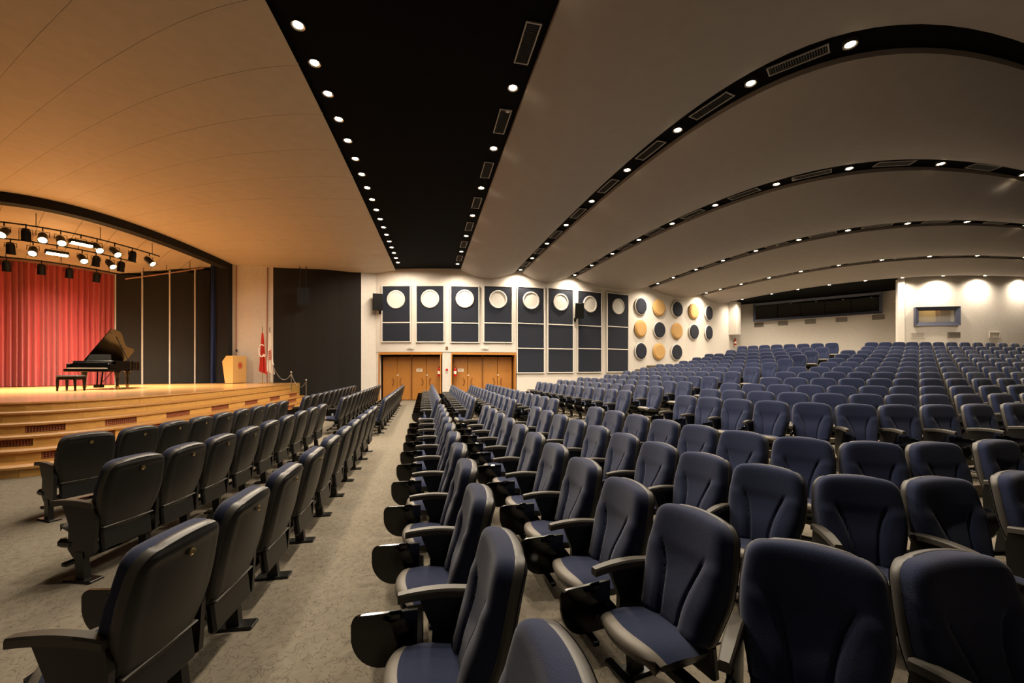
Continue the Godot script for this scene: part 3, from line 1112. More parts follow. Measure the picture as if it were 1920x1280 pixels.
func doors() -> void:
	var n := 1
	for s in 2:
		var edges: Array = [[-2.40, -1.575, -0.75, 0.075, 0.87], [1.57, 2.42, 3.27, 4.12, 4.97]][s]
		for k in 4:
			var v0: float = edges[k] + 0.012
			var v1: float = edges[k + 1] - 0.012
			var v := (v0 + v1) / 2.0
			var w := (plan(wall_u(v1) + 0.55, v1) - plan(wall_u(v0) + 0.55, v0)).length()
			var leaf := structure("door_%d" % n, "wooden door leaf, %s of %s pair of double doors from the stage" % [ordinal(k + 1), ordinal(s + 1)])
			leaf.transform = wall_frame(v, -0.50)
			var g := Geo.new()
			g.rbox(Vector3(0, 1.24, -0.03), Vector3(w, 2.44, 0.06), 0.006)
			part(leaf, "leaf", g, M.doorwood)
			var side := 1.0 if k % 2 == 0 else -1.0
			g = Geo.new()
			var arc := []
			for i in 9:
				var a := lerpf(-1.2, 1.2, i / 8.0)
				arc.append(Vector3(side * (w / 2 - 0.17) - side * 0.10 * (cos(a) - 1.0) * -1.0, 1.05 + 0.19 * sin(a), 0.05 + 0.0 * a))
			arc.push_front(arc[0] + Vector3(0, 0, -0.05))
			arc.append(arc[-1] + Vector3(0, 0, -0.05))
			g.tube(arc, 0.02, 8)
			part(leaf, "handle", g, M.darkwood)
			g = Geo.new()
			if k % 2 == 1:
				g.box(Vector3(-w / 2 + 0.02, 1.42, 0.004), Vector3(0.10, 0.05, 0.012))
				part(leaf, "latch_plate", g, M.ivory)
			if (s == 0 and k == 2) or (s == 1 and k == 0):
				g = Geo.new()
				g.box(Vector3(0.02, 1.70, 0.006), Vector3(0.34, 0.17, 0.012))
				var sg := part(leaf, "notice", g, M.ivory)
				var lines := Geo.new()
				for q in 2:
					lines.box(Vector3(0.02, 1.73 - 0.06 * q, 0.013), Vector3(0.24 - 0.05 * q, 0.02, 0.003))
				part(sg, "print", lines, M.cabinet)
			if (s == 0 and k == 0) or (s == 1 and k == 2):
				g = Geo.new()
				g.box(Vector3(0.02, 1.96, 0.004), Vector3(0.50, 0.12, 0.006))
				part(leaf, "notice", g, M.doorwood)
				var tm := TextMesh.new()
				tm.text = "EXIT"
				var f := SystemFont.new()
				f.font_names = PackedStringArray(["Droid Sans"])
				tm.font = f
				tm.font_size = 14
				tm.pixel_size = 0.01
				tm.depth = 0.004
				tm.material = M.grey
				put(leaf, "lettering", tm, Transform3D(Basis(), Vector3(0.02, 1.96, 0.010)))
			n += 1
		# mullion between the two pairs
		var mp := Geo.new()
		mp.box(Vector3(0, 1.28, 0.0), Vector3(0.07, 2.56, 0.10))
		var o := put(self, "trim_%d" % (3 + s), mp.mesh(M.darkwood), wall_frame(edges[2], -0.50))
		o.set_meta("kind", "structure")
		o.set_meta("label", "wooden post between double doors")
	# small fittings round the doors
	for e in [[0.80, "fire extinguisher hanging in the recess of the doors nearest the stage", 0.30], [1.68, "fire extinguisher hanging in the recess of the doors beside the round panels", 0.30]]:
		extinguisher(wall_frame(e[0], -0.25), 1.35, e[1])
	for e in [[-0.80, "first"], [3.30, "second"]]:
		var t := placed("exit_sign", "small grey exit sign on the lintel of the %s doors from the stage" % e[1], "sign", wall_frame(e[0], 0.03))
		var g := Geo.new()
		g.rbox(Vector3(0, 2.90, 0.03), Vector3(0.38, 0.12, 0.06), 0.01)
		part(t, "housing", g, M.white)
		var tm := TextMesh.new()
		tm.text = "EXIT"
		var f := SystemFont.new()
		f.font_names = PackedStringArray(["Droid Sans"])
		tm.font = f
		tm.font_size = 10
		tm.pixel_size = 0.01
		tm.depth = 0.004
		tm.material = M.grey
		put(t, "lettering", tm, Transform3D(Basis(), Vector3(0, 2.90, 0.062)))
	var t := placed("alarm_box", "small brown alarm box on the post between the door recesses", "alarm", wall_frame(1.2))
	var g := Geo.new()
	g.rbox(Vector3(0, 2.92, 0.05), Vector3(0.12, 0.16, 0.10), 0.02)
	part(t, "housing", g, M.cabinet)
	t = placed("fire_call_point", "red fire call point on the post between the door recesses", "alarm", wall_frame(1.2))
	g = Geo.new()
	g.rbox(Vector3(0, 1.72, 0.03), Vector3(0.12, 0.12, 0.06), 0.015)
	part(t, "housing", g, M.ext)
	g = Geo.new()
	g.rbox(Vector3(0, 1.60, 0.02), Vector3(0.10, 0.08, 0.04), 0.01)
	part(t, "plate", g, M.white)

func extinguisher(at: Transform3D, y: float, label: String) -> void:
	var t := placed("fire_extinguisher", label, "extinguisher", at)
	var g := Geo.new()
	g.lathe([Vector2(0.0, 0.0), Vector2(0.08, 0.0), Vector2(0.085, 0.03), Vector2(0.085, 0.40), Vector2(0.06, 0.46), Vector2(0.03, 0.49), Vector2(0.0, 0.49)], 16, Transform3D(Basis(), Vector3(0, y, 0.10)))
	part(t, "cylinder", g, M.ext)
	g = Geo.new()
	g.lathe([Vector2(0.087, 0.14), Vector2(0.087, 0.30)], 16, Transform3D(Basis(), Vector3(0, y, 0.10)))
	part(t, "paper_label", g, M.ivory)
	g = Geo.new()
	g.rbox(Vector3(0, y + 0.52, 0.12), Vector3(0.03, 0.05, 0.14), 0.008)
	g.tube([Vector3(0.02, y + 0.50, 0.10), Vector3(0.10, y + 0.44, 0.12), Vector3(0.11, y + 0.25, 0.13), Vector3(0.10, y + 0.10, 0.13)], 0.012, 6)
	part(t, "valve_and_hose", g, M.black)
	g = Geo.new()
	g.box(Vector3(0, y + 0.35, 0.01), Vector3(0.06, 0.12, 0.03))
	part(t, "bracket", g, M.black)

func speaker(at: Transform3D, y: float, label: String, turn: float, hung: bool) -> void:
	var t := placed("loudspeaker", label, "loudspeaker", at, "black loudspeakers")
	var b := Basis(Vector3.UP, turn) * Basis(Vector3.RIGHT, 0.18)
	var c := Vector3(0, y, 0.42)
	var g := Geo.new()
	var p := []
	for yy in [-0.45, 0.45]:
		for q in [[-0.17, -0.2], [0.17, -0.2], [0.26, 0.2], [-0.26, 0.2]]:
			p.append(c + b * Vector3(q[0], yy, q[1]))
	g.hexa(p)
	part(t, "cabinet", g, M.black)
	g = Geo.new()
	g.rbox(c + b * Vector3(0, 0, 0.205), Vector3(0.48, 0.86, 0.02), 0.008, b)
	part(t, "grille", g, M.can)
	g = Geo.new()
	if hung:
		for s in [-1, 1]:
			g.tube([c + b * Vector3(s * 0.15, 0.45, 0.0), Vector3(s * 0.15, 7.04, 0.42)], 0.012, 6)
			g.tube([c + b * Vector3(s * 0.15, 0.45, -0.15), Vector3(s * 0.15, 7.04, 0.25)], 0.012, 6)
		part(t, "suspension_cables", g, M.black)
	else:
		g.tube([c + b * Vector3(0, -0.30, -0.15), Vector3(0, y - 0.5, 0.10), Vector3(0, y - 0.5, 0.0)], 0.03, 8)
		g.box(Vector3(0, y - 0.5, 0.01), Vector3(0.16, 0.22, 0.03))
		part(t, "wall_bracket", g, M.black)

func window_frame(t: Node3D, w: float, y0: float, y1: float, border: float, mat: Material) -> void:
	var f := Geo.new()
	var mid := (y0 + y1) / 2
	for s in [-1, 1]:
		f.hexa([Vector3(s * w / 2, y0, 0), Vector3(s * (w / 2 - border), y0 + border, 0), Vector3(s * (w / 2 - border), y1 - border, 0), Vector3(s * w / 2, y1, 0), Vector3(s * w / 2, y0, 0.16), Vector3(s * (w / 2 - border), y0 + border, 0.09), Vector3(s * (w / 2 - border), y1 - border, 0.09), Vector3(s * w / 2, y1, 0.16)])
		var yo: float = mid + s * (y1 - y0) / 2
		var yi: float = yo - s * border
		f.hexa([Vector3(-w / 2, yo, 0), Vector3(w / 2, yo, 0), Vector3(w / 2 - border, yi, 0), Vector3(-w / 2 + border, yi, 0), Vector3(-w / 2, yo, 0.16), Vector3(w / 2, yo, 0.16), Vector3(w / 2 - border, yi, 0.09), Vector3(-w / 2 + border, yi, 0.09)])
	part(t, "window_frame", f, mat)

func rear_fittings() -> void:
	# control booth window: five dark panes in a blue-grey frame
	var bf := booth_frame()
	var full := booth_width()
	var w1 := structure("window_1", "long dark control booth window in a blue-grey frame")
	var mid := full * 0.008
	var w := full * 0.80
	w1.transform = bf * Transform3D(Basis(), Vector3(mid, 0, 0.3))
	window_frame(w1, w, 5.66, 7.14, 0.17, M.frame)
	var g := Geo.new()
	g.box(Vector3(0, 6.4, -0.15), Vector3(w, 1.46, 0.3))
	part(w1, "booth_front", g, M.frame)
	for i in 5:
		g = Geo.new()
		var pw := (w - 0.34) / 5.0
		g.box(Vector3(-w / 2 + 0.17 + pw * (i + 0.5), 6.4, 0.02), Vector3(pw - 0.03, 1.14, 0.02), Basis(Vector3.RIGHT, 0.03))
		part(w1, "pane", g, M.glassdark)
	for i in range(1, 5):
		g = Geo.new()
		g.box(Vector3(-w / 2 + 0.17 + (w - 0.34) / 5.0 * i, 6.4, 0.02), Vector3(0.04, 1.14, 0.04))
		part(w1, "mullion", g, M.dark)
	# small window into a lit room
	var a := rear_at(0.35)
	var b := rear_at(-2.31)
	var pa := plan(a.x, a.y)
	var pb := plan(b.x, b.y)
	var x := (pb - pa).normalized()
	var zdir := x.cross(Vector3.UP)
	w = (pb - pa).length()
	var w2 := structure("window_2", "small window in a blue-grey frame looking into a lit room")
	w2.transform = Transform3D(Basis(x, Vector3.UP, zdir), (pa + pb) / 2)
	window_frame(w2, w, 4.34, 5.46, 0.21, M.frame)
	g = Geo.new()
	g.box(Vector3(0, 4.9, 0.02), Vector3(w - 0.4, 0.74, 0.012))
	part(w2, "pane", g, M.glass)
	var rm := structure("wall_projection_room", "beige room behind the small window")
	rm.transform = w2.transform
	g = Geo.new()
	g.box(Vector3(1.2, 4.6, -1.75), Vector3(2.4, 3.0, 0.1))
	g.box(Vector3(-0.72, 4.6, -0.98), Vector3(0.08, 3.2, 1.95), Basis(Vector3.UP, -0.80))
	g.box(Vector3(2.35, 4.6, -1.2), Vector3(0.1, 3.0, 1.1))
	g.box(Vector3(0.6, 3.1, -1.2), Vector3(3.4, 0.1, 1.1))
	g.box(Vector3(0.6, 6.1, -1.2), Vector3(3.4, 0.1, 1.1))
	part(rm, "room_walls", g, M.room)
	var cab := placed("cupboard", "brown cupboard seen through the small window", "cupboard", w2.transform)
	g = Geo.new()
	g.rbox(Vector3(1.72, 4.35, -1.52), Vector3(1.1, 2.4, 0.34), 0.01)
	part(cab, "body", g, M.cabinet)
	for s in 2:
		g = Geo.new()
		g.rbox(Vector3(1.45 + 0.54 * s, 4.35, -1.335), Vector3(0.52, 2.3, 0.03), 0.006)
		part(cab, "door", g, M.cabinet)
	var dev := placed("projector", "black projector standing behind the small window", "projector", w2.transform)
	g = Geo.new()
	g.rbox(Vector3(-0.55, 4.45, -0.62), Vector3(0.36, 0.4, 0.4), 0.03)
	g.box(Vector3(-0.55, 3.65, -0.62), Vector3(0.10, 1.2, 0.10))
	g.box(Vector3(-0.55, 3.07, -0.62), Vector3(0.4, 0.04, 0.4))
	part(dev, "body", g, M.black)
	g = Geo.new()
	g.lathe([Vector2(0.10, 0.0), Vector2(0.10, 0.10), Vector2(0.0, 0.07)], 16, Transform3D(Basis(Vector3.RIGHT, PI / 2), Vector3(-0.55, 4.45, -0.42)))
	part(dev, "lens", g, M.glassdark)
	var rl := placed("unseen_room_lamp", "unseen lamp panel lighting the room behind the small window", "lamp", w2.transform)  # out of view, placed to light the room behind the window
	g = Geo.new()
	g.rbox(Vector3(0.8, 6.02, -1.15), Vector3(0.6, 0.06, 0.6), 0.02)
	part(rl, "lamp_panel", g, glow(Color(1.0, 0.88, 0.66), 3.0))
	var l := AreaLight3D.new()
	l.name = "light"
	l.area_size = Vector2(0.6, 0.6)
	l.light_energy = 1.6
	l.light_color = Color(1.0, 0.88, 0.66)
	l.area_range = 20.0
	l.shadow_enabled = true
	rl.add_child(l, true)
	l.position = Vector3(0.8, 5.98, -1.15)
	l.basis = Basis.looking_at(Vector3.DOWN, Vector3.BACK)
	# wall vents under the windows
	var i := 1
	for e in [[-0.36, 5.40], [-0.19, 5.42], [-0.01, 5.41], [0.18, 5.41], [0.385, 5.42]]:
		wall_vent(bf * Transform3D(Basis(), Vector3(full * e[0], 0, 0)), e[1], M.grey, "grey wall vent, %s from the doors, under the control booth window" % ordinal(i))
		i += 1
	for e in [[0.09, M.wall, "pale wall vent under the small window, on the control booth side"], [-2.03, M.grey, "grey wall vent under the small window"], [-4.39, M.wall, "pale wall vent on the rear wall beyond the small window"]]:
		wall_vent(line_frame(rear_at(1.3), rear_at(-8.0), (1.3 - e[0]) / 9.3), 3.78, e[1], e[2])
	# casing and extinguisher in the corner
	var c := placed("wall_casing", "white boxed casing in the corner of the side and rear walls", "casing", wall_frame(21.2))
	g = Geo.new()
	g.rbox(Vector3(0, 5.85, 0.3), Vector3(0.85, 2.65, 0.6), 0.02)
	part(c, "body", g, M.wall)
	extinguisher(wall_frame(21.5, 0.06), 3.72, "fire extinguisher under the white casing in the rear corner")

func wall_vent(at: Transform3D, y: float, mat: Material, label: String) -> void:
	var t := placed("wall_vent", label, "vent", at, "vents under the rear windows")
	var g := Geo.new()
	for s in [-1, 1]:
		g.box(Vector3(0, y + s * 0.15, 0.02), Vector3(0.68, 0.03, 0.04))
		g.box(Vector3(s * 0.325, y, 0.02), Vector3(0.03, 0.30, 0.04))
	part(t, "frame", g, mat)
	g = Geo.new()
	for i in 7:
		g.box(Vector3(0, y - 0.12 + i * 0.04, 0.015), Vector3(0.62, 0.026, 0.02), Basis(Vector3.RIGHT, 0.5))
	part(t, "slats", g, mat)

# ------------------------------------------------------------------ the stage
const STEPS := 6
const RISE := 0.175
const STAGE_Y := 1.05

func step_v(k: int) -> float:       # front edge of step k, counted from the floor
	return -4.87 - 0.306 * k

func chord_box(g: Geo, a: Vector2, b: Vector2, y0: float, y1: float, thick: float) -> void:
	curved(g, [a, b], y0, y1, thick, -1.0)

func stage() -> void:
	var st := thing("stage", "honey-coloured wooden stage with long steps along its front", "stage")
	# treads
	for k in STEPS - 1:
		var y := RISE * (k + 1)
		var g := Geo.new()
		tread(g, step_v(k) + 0.02, step_v(k + 1) - 0.02, y)
		part(st, "tread", g, M.nosing)
	var g := Geo.new()
	tread(g, step_v(5) + 0.02, -12.75, STAGE_Y, 15.2)
	part(st, "deck", g, M.stagewood)
	# closed end of the steps beside the black wall
	g = Geo.new()
	for k in STEPS:
		curved(g, [Vector2(13.6, step_v(k)), Vector2(13.6, -6.5)], RISE * k, RISE * (k + 1) - 0.03, 0.03)
	curved(g, [Vector2(13.6, -6.4), Vector2(15.2, -6.4)], 0.0, STAGE_Y - 0.03, 0.05)
	part(st, "end_panel", g, M.riser)
	# risers: plain panels on the two top steps and the lowest, grilles set into the three between
	for k in STEPS:
		var v := step_v(k)
		var y0 := RISE * k
		var y1 := RISE * (k + 1) - 0.035
		if k in [1, 2, 3]:
			var first: float = {3: -0.92, 2: 0.08, 1: -0.80}[k]
			var u := first - 2.7
			while u < 13.6:
				riser(st, u, minf(u + 0.86, 13.6), v, y0, y1, true)
				if u + 0.86 < 13.6:
					riser(st, u + 0.86, minf(u + 1.8, 13.6), v, y0, y1, false)
				u += 1.8
		else:
			var u := -4.0
			while u < 13.6:
				riser(st, u, minf(u + 1.8, 13.6), v, y0, y1, false)
				u += 1.8
	# stage opening: black border and the dark return of its right side
	g = Geo.new()
	var line := []
	for i in 21:
		line.append(Vector2(lerpf(-5.0, 13.1, i / 20.0), -9.2))
	curved(g, line, 6.78, 7.10, 0.4)
	curved(g, [Vector2(13.1, -9.2), Vector2(12.75, -9.2)], STAGE_Y, 7.0, 0.5, -1.0)
	curved(g, [Vector2(12.75, -9.6), Vector2(12.1, -10.6)], STAGE_Y, 7.0, 0.1, 1.0)
	shell("trim_5", g, M.void, "black border of the stage opening")
	# stage shell: back wall, slanted ceiling
	g = Geo.new()
	curved(g, [Vector2(-7.0, -12.8), Vector2(0.0, -12.8), Vector2(8.3, -12.8), Vector2(13.5, -11.0), Vector2(13.4, -9.3)], 0.9, 8.0, 0.3)
	shell("wall_stage", g, M.dark)
	var cs := structure("ceiling_stage", "cream slanted ceiling over the stage")
	for j in 12:
		var c := Geo.new()
		var rows := []
		for t in [0.0, 0.25, 0.5, 0.75, 1.0]:
			var row := PackedVector3Array()
			for q in 5:
				var u := -5.0 + (j + q / 4.0 * 0.99) * 1.45
				row.append(plan(u, lerpf(-9.6, -12.08, t), 7.02 - 0.93 * pow(t, 1.3)))
			rows.append(row)
		c.grid(rows)
		part(cs, "ceiling_panel", c, M.board)
	# two boxed pipes on the cream wall
	for e in [[0.10, 1], [0.86, 2]]:
		var at := line_frame(Vector2(13.1, -9.2), Vector2(14.5, -7.6), e[0])
		var t := placed("wall_conduit", "thin reddish conduit up the cream wall, %s the flags" % ("beside the lectern, away from" if e[1] == 1 else "right behind"), "conduit", at)
		g = Geo.new()
		g.tube([Vector3(0, STAGE_Y, 0.03), Vector3(0, 7.0, 0.03)], 0.025, 8)
		part(t, "pipe", g, M.pink)
		if e[1] == 1:
			g = Geo.new()
			g.rbox(Vector3(0.02, 2.70, 0.05), Vector3(0.07, 0.12, 0.06), 0.01)
			part(t, "switch_box", g, M.black)

func tread(g: Geo, v0: float, v1: float, y: float, u_end := 13.62) -> void:
	var n := 60
	var rows := []
	var vsteps := [v0, v1] if absf(v1 - v0) < 1.0 else [v0, lerpf(v0, v1, 0.25), lerpf(v0, v1, 0.5), lerpf(v0, v1, 0.75), v1]
	for v in vsteps:
		var line := PackedVector3Array()
		for i in n + 1:
			var e := minf(u_end, wall_u(v) - 0.03) if v > -9.3 else 13.2
			line.append(plan(lerpf(-5.0, e, float(i) / n), v, y))
		rows.append(line)
	g.grid(rows)
	var low := PackedVector3Array()
	var back := PackedVector3Array()
	for i in n + 1:
		low.append(rows[0][i] - Vector3(0, 0.035, 0))
		back.append(rows[0][i] + (rows[-1][i] - rows[0][i]).normalized() * 0.06 - Vector3(0, 0.035, 0))
	g.grid([low, rows[0]])
	g.grid([back, low])
	for i in rows.size() - 1:
		var a: Vector3 = rows[i][n]
		var b: Vector3 = rows[i + 1][n]
		g.quad(a - Vector3(0, 0.035, 0), b - Vector3(0, 0.035, 0), b, a)

func riser(st: Node3D, u0: float, u1: float, v: float, y0: float, y1: float, grille: bool) -> void:
	var g := Geo.new()
	if not grille:
		curved(g, [Vector2(u0 + 0.004, v), Vector2(u1 - 0.004, v)], y0, y1, 0.03)
		part(st, "riser_panel", g, M.riser)
		return
	curved(g, [Vector2(u0, v - 0.05), Vector2(u1, v - 0.05)], y0, y1, 0.02)
	var back := part(st, "riser_grille", g, M.grille)
	back.set_meta("label", "brown lattice vent in the riser")
	var bars := Geo.new()
	var a := plan(u0, v)
	var b := plan(u1, v)
	var x := (b - a).normalized()
	var length := (b - a).length()
	var h := y1 - y0
	bars.xf = Transform3D(Basis(x, Vector3.UP, x.cross(Vector3.UP)), a)
	for i in int(length / 0.04):
		bars.box(Vector3(0.02 + i * 0.04, y0 + h / 2, -0.02), Vector3(0.014, h - 0.01, 0.014))
	for j in 4:
		bars.box(Vector3(length / 2, y0 + h * (j + 0.5) / 4.0, -0.02), Vector3(length - 0.01, 0.012, 0.012))
	part(back, "lattice", bars, M.grille)

func pleats(u0: float, u1: float, v: float, y0: float, y1: float, wave: float, deep: float, seed_: int, du := 0.025) -> Geo:
	var g := Geo.new()
	var n := FastNoiseLite.new()
	n.seed = seed_
	n.frequency = 0.55
	var rows := []
	var cols := int((u1 - u0) / du)
	for i in 9:
		var t := i / 8.0
		var line := PackedVector3Array()
		for k in cols + 1:
			var u := lerpf(u0, u1, float(k) / cols)
			var ph := TAU * u / wave + 2.5 * n.get_noise_2d(u * 1.6, 0.0)
			var amp := deep * (0.55 + 0.45 * t) * (0.75 + 0.5 * n.get_noise_2d(u * 2.0, 40.0))
			var off := sin(ph) * amp + 0.3 * amp * sin(2.1 * ph + 1.0 + t)
			line.append(plan(u + 0.01 * sin(ph * 0.5 + 2.0 * t), v + off, lerpf(y1, y0, t)))
		rows.append(line)
	g.grid(rows, false, true)
	return g

func stage_things() -> void:
	# red curtain across the back
	var t := thing("stage_curtain", "tall pleated red curtain across the back of the stage", "curtain")
	part(t, "cloth", pleats(-6.0, 7.9, -12.0, STAGE_Y + 0.02, 6.02, 0.27, 0.075, 2), M.red)
	var g := Geo.new()
	curved(g, [Vector2(-6.0, -11.98), Vector2(0, -11.98), Vector2(4, -11.98), Vector2(8.0, -11.98)], 6.02, 6.10, 0.05)
	part(t, "curtain_track", g, M.pipe)
	# blue curtain leg beside the opening
	t = thing("curtain_leg", "narrow blue curtain leg beside the black side panels", "curtain")
	part(t, "cloth", pleats(12.02, 12.42, -9.75, STAGE_Y + 0.02, 6.9, 0.13, 0.05, 4, 0.008), M.blue)
	# black side panels with metal edges
	var edges := [Vector2(7.98, -12.0), Vector2(9.20, -11.55), Vector2(10.45, -11.0), Vector2(11.60, -10.40), Vector2(12.30, -10.02)]
	for i in 4:
		t = thing("stage_side_panel", "tall black side panel on the stage, %s from the red curtain" % ordinal(i + 1), "panel", Vector3.ZERO, 0.0, "black stage side panels")
		g = Geo.new()
		var a: Vector2 = edges[i]
		var b: Vector2 = edges[i + 1]
		curved(g, [a, b.lerp(a, 0.01)], STAGE_Y + 0.01, 6.12 + 0.20 * i, 0.05, 1.0)
		part(t, "panel", g, M.screen)
		if i < 4:
			g = Geo.new()
			var p := plan(a.x, a.y)
			g.box(p + Vector3(0.02, (STAGE_Y + 6.12 + 0.20 * i) / 2, 0.03), Vector3(0.045, 5.05 + 0.20 * i, 0.045))
			part(t, "metal_edge", g, M.white)
	# lighting battens
	var bars := [[-9.9, 6.50, 8.8], [-10.8, 6.36, 8.25], [-11.55, 5.98, 7.75]]
	var names := ["nearest the house", "in the middle", "over the red curtain"]
	for i in 3:
		var b: Array = bars[i]
		t = thing("lighting_batten", "black lighting pipe over the stage, %s" % names[i], "batten", Vector3.ZERO, 0.0, "stage lighting pipes")
		g = Geo.new()
		var path := []
		for k in 25:
			path.append(plan(lerpf(-5.0, b[2], k / 24.0), b[0], b[1]))
		g.tube(path, 0.025, 8)
		part(t, "pipe", g, M.can)
		g = Geo.new()
		for k in 6:
			var p := plan(lerpf(-4.0, b[2] - 0.4, k / 5.0), b[0], b[1])
			g.tube([p, p + Vector3(0, 0.45, 0)], 0.01, 6)
		part(t, "hangers", g, M.can)
	t = thing("lighting_batten", "pale pipe hung beside the black side panels of the stage", "batten", Vector3.ZERO, 0.0, "stage lighting pipes")
	g = Geo.new()
	g.tube([plan(8.1, -11.4, 5.76), plan(9.8, -10.7, 6.15), plan(11.5, -9.75, 6.6)], 0.03, 8)
	part(t, "pipe", g, M.pipe)
	g = Geo.new()
	for e in [[8.9, -11.1, 5.93], [9.9, -10.65, 6.17], [10.9, -10.1, 6.42]]:
		g.tube([plan(e[0], e[1], e[2]), plan(e[0], e[1], e[2] + 0.4)], 0.012, 6)
		g.tube([plan(e[0], e[1], e[2]), plan(e[0], e[1], e[2] - 0.1)], 0.02, 6)
	part(t, "hangers", g, M.can)
	# fixtures
	var first := [[2.35, "lit"], [3.09, "can"], [3.68, "lit"], [4.34, "lit"], [5.12, "flood"], [5.78, "lit"], [6.55, "lit"], [7.38, "can"], [8.25, "lit"]]
	var second := [[2.80, "can"], [3.64, "lit"], [4.58, "flood"], [5.64, "lit"], [6.26, "can"], [6.93, "lit"], [7.46, "can"]]
	var third := [[2.83, "off"], [4.24, "off"], [5.44, "off"], [6.72, "off"]]
	var n := 0
	for list in [first, second, third]:
		var k := 1
		for e in list:
			fixture(e[0], bars[n][0], bars[n][1], e[1], ordinal(list.size() + 1 - k), names[n])
			k += 1
		n += 1

func fixture(u: float, v: float, y: float, kind: String, nth: String, pipe: String) -> void:
	var at := plan(u, v, y)
	var f := across(u, v)
	var what: String = {"lit": "lit round stage spotlight", "can": "black can spotlight pointing down", "flood": "lit rectangular floodlight", "off": "dark can spotlight"}[kind]
	var t := thing("stage_floodlight" if kind == "flood" else "stage_spotlight", "%s, %s from the doors on the pipe %s" % [what, nth, pipe], "spotlight", at, atan2(-f.x, -f.z), "stage spotlights")
	var g := Geo.new()
	g.tube([Vector3(0, 0.03, 0), Vector3(0, -0.12, 0)], 0.018, 6)
	g.tube([Vector3(-0.15, -0.30, 0), Vector3(-0.15, -0.14, 0), Vector3(0.15, -0.14, 0), Vector3(0.15, -0.30, 0)], 0.012, 6)
	part(t, "yoke", g, M.can)
	var tilt := -0.15 if kind != "lit" else 0.85
	if kind == "flood":
		g = Geo.new()
		g.rbox(Vector3(0, -0.28, 0), Vector3(0.62, 0.16, 0.20), 0.02)
		part(t, "housing", g, M.can)
		g = Geo.new()
		g.rbox(Vector3(0, -0.34, 0.03), Vector3(0.56, 0.06, 0.18), 0.01)
		part(t, "lamp_panel", g, M.stagelamp)
		spot(t, STAGE * 2.0, 75.0, Color(1.0, 0.92, 0.80), Vector3(0, -0.40, 0.03), Vector3.DOWN, 0.2)
		return
	g = Geo.new()
	var b := Transform3D(Basis(Vector3.RIGHT, -tilt), Vector3(0, -0.32, 0))
	g.lathe([Vector2(0.0, 0.22), Vector2(0.08, 0.20), Vector2(0.115, 0.12), Vector2(0.12, -0.20), Vector2(0.13, -0.22), Vector2(0.105, -0.21), Vector2(0.10, -0.10)], 18, b)
	part(t, "can", g, M.can)
	if kind == "off":
		return
	g = Geo.new()
	g.lathe([Vector2(0.0, -0.235 if kind == "lit" else -0.20), Vector2(0.105, -0.19)], 18, b)
	part(t, "lamp_lens", g, M.stagelamp)
	var d := t.global_transform.basis * (b.basis * Vector3.DOWN)
	spot(t, STAGE, 52.0, Color(1.0, 0.92, 0.80), b * Vector3(0, -0.26, 0), (Vector3.DOWN - f * 0.35).normalized() if kind == "can" else Vector3.DOWN, 0.1)

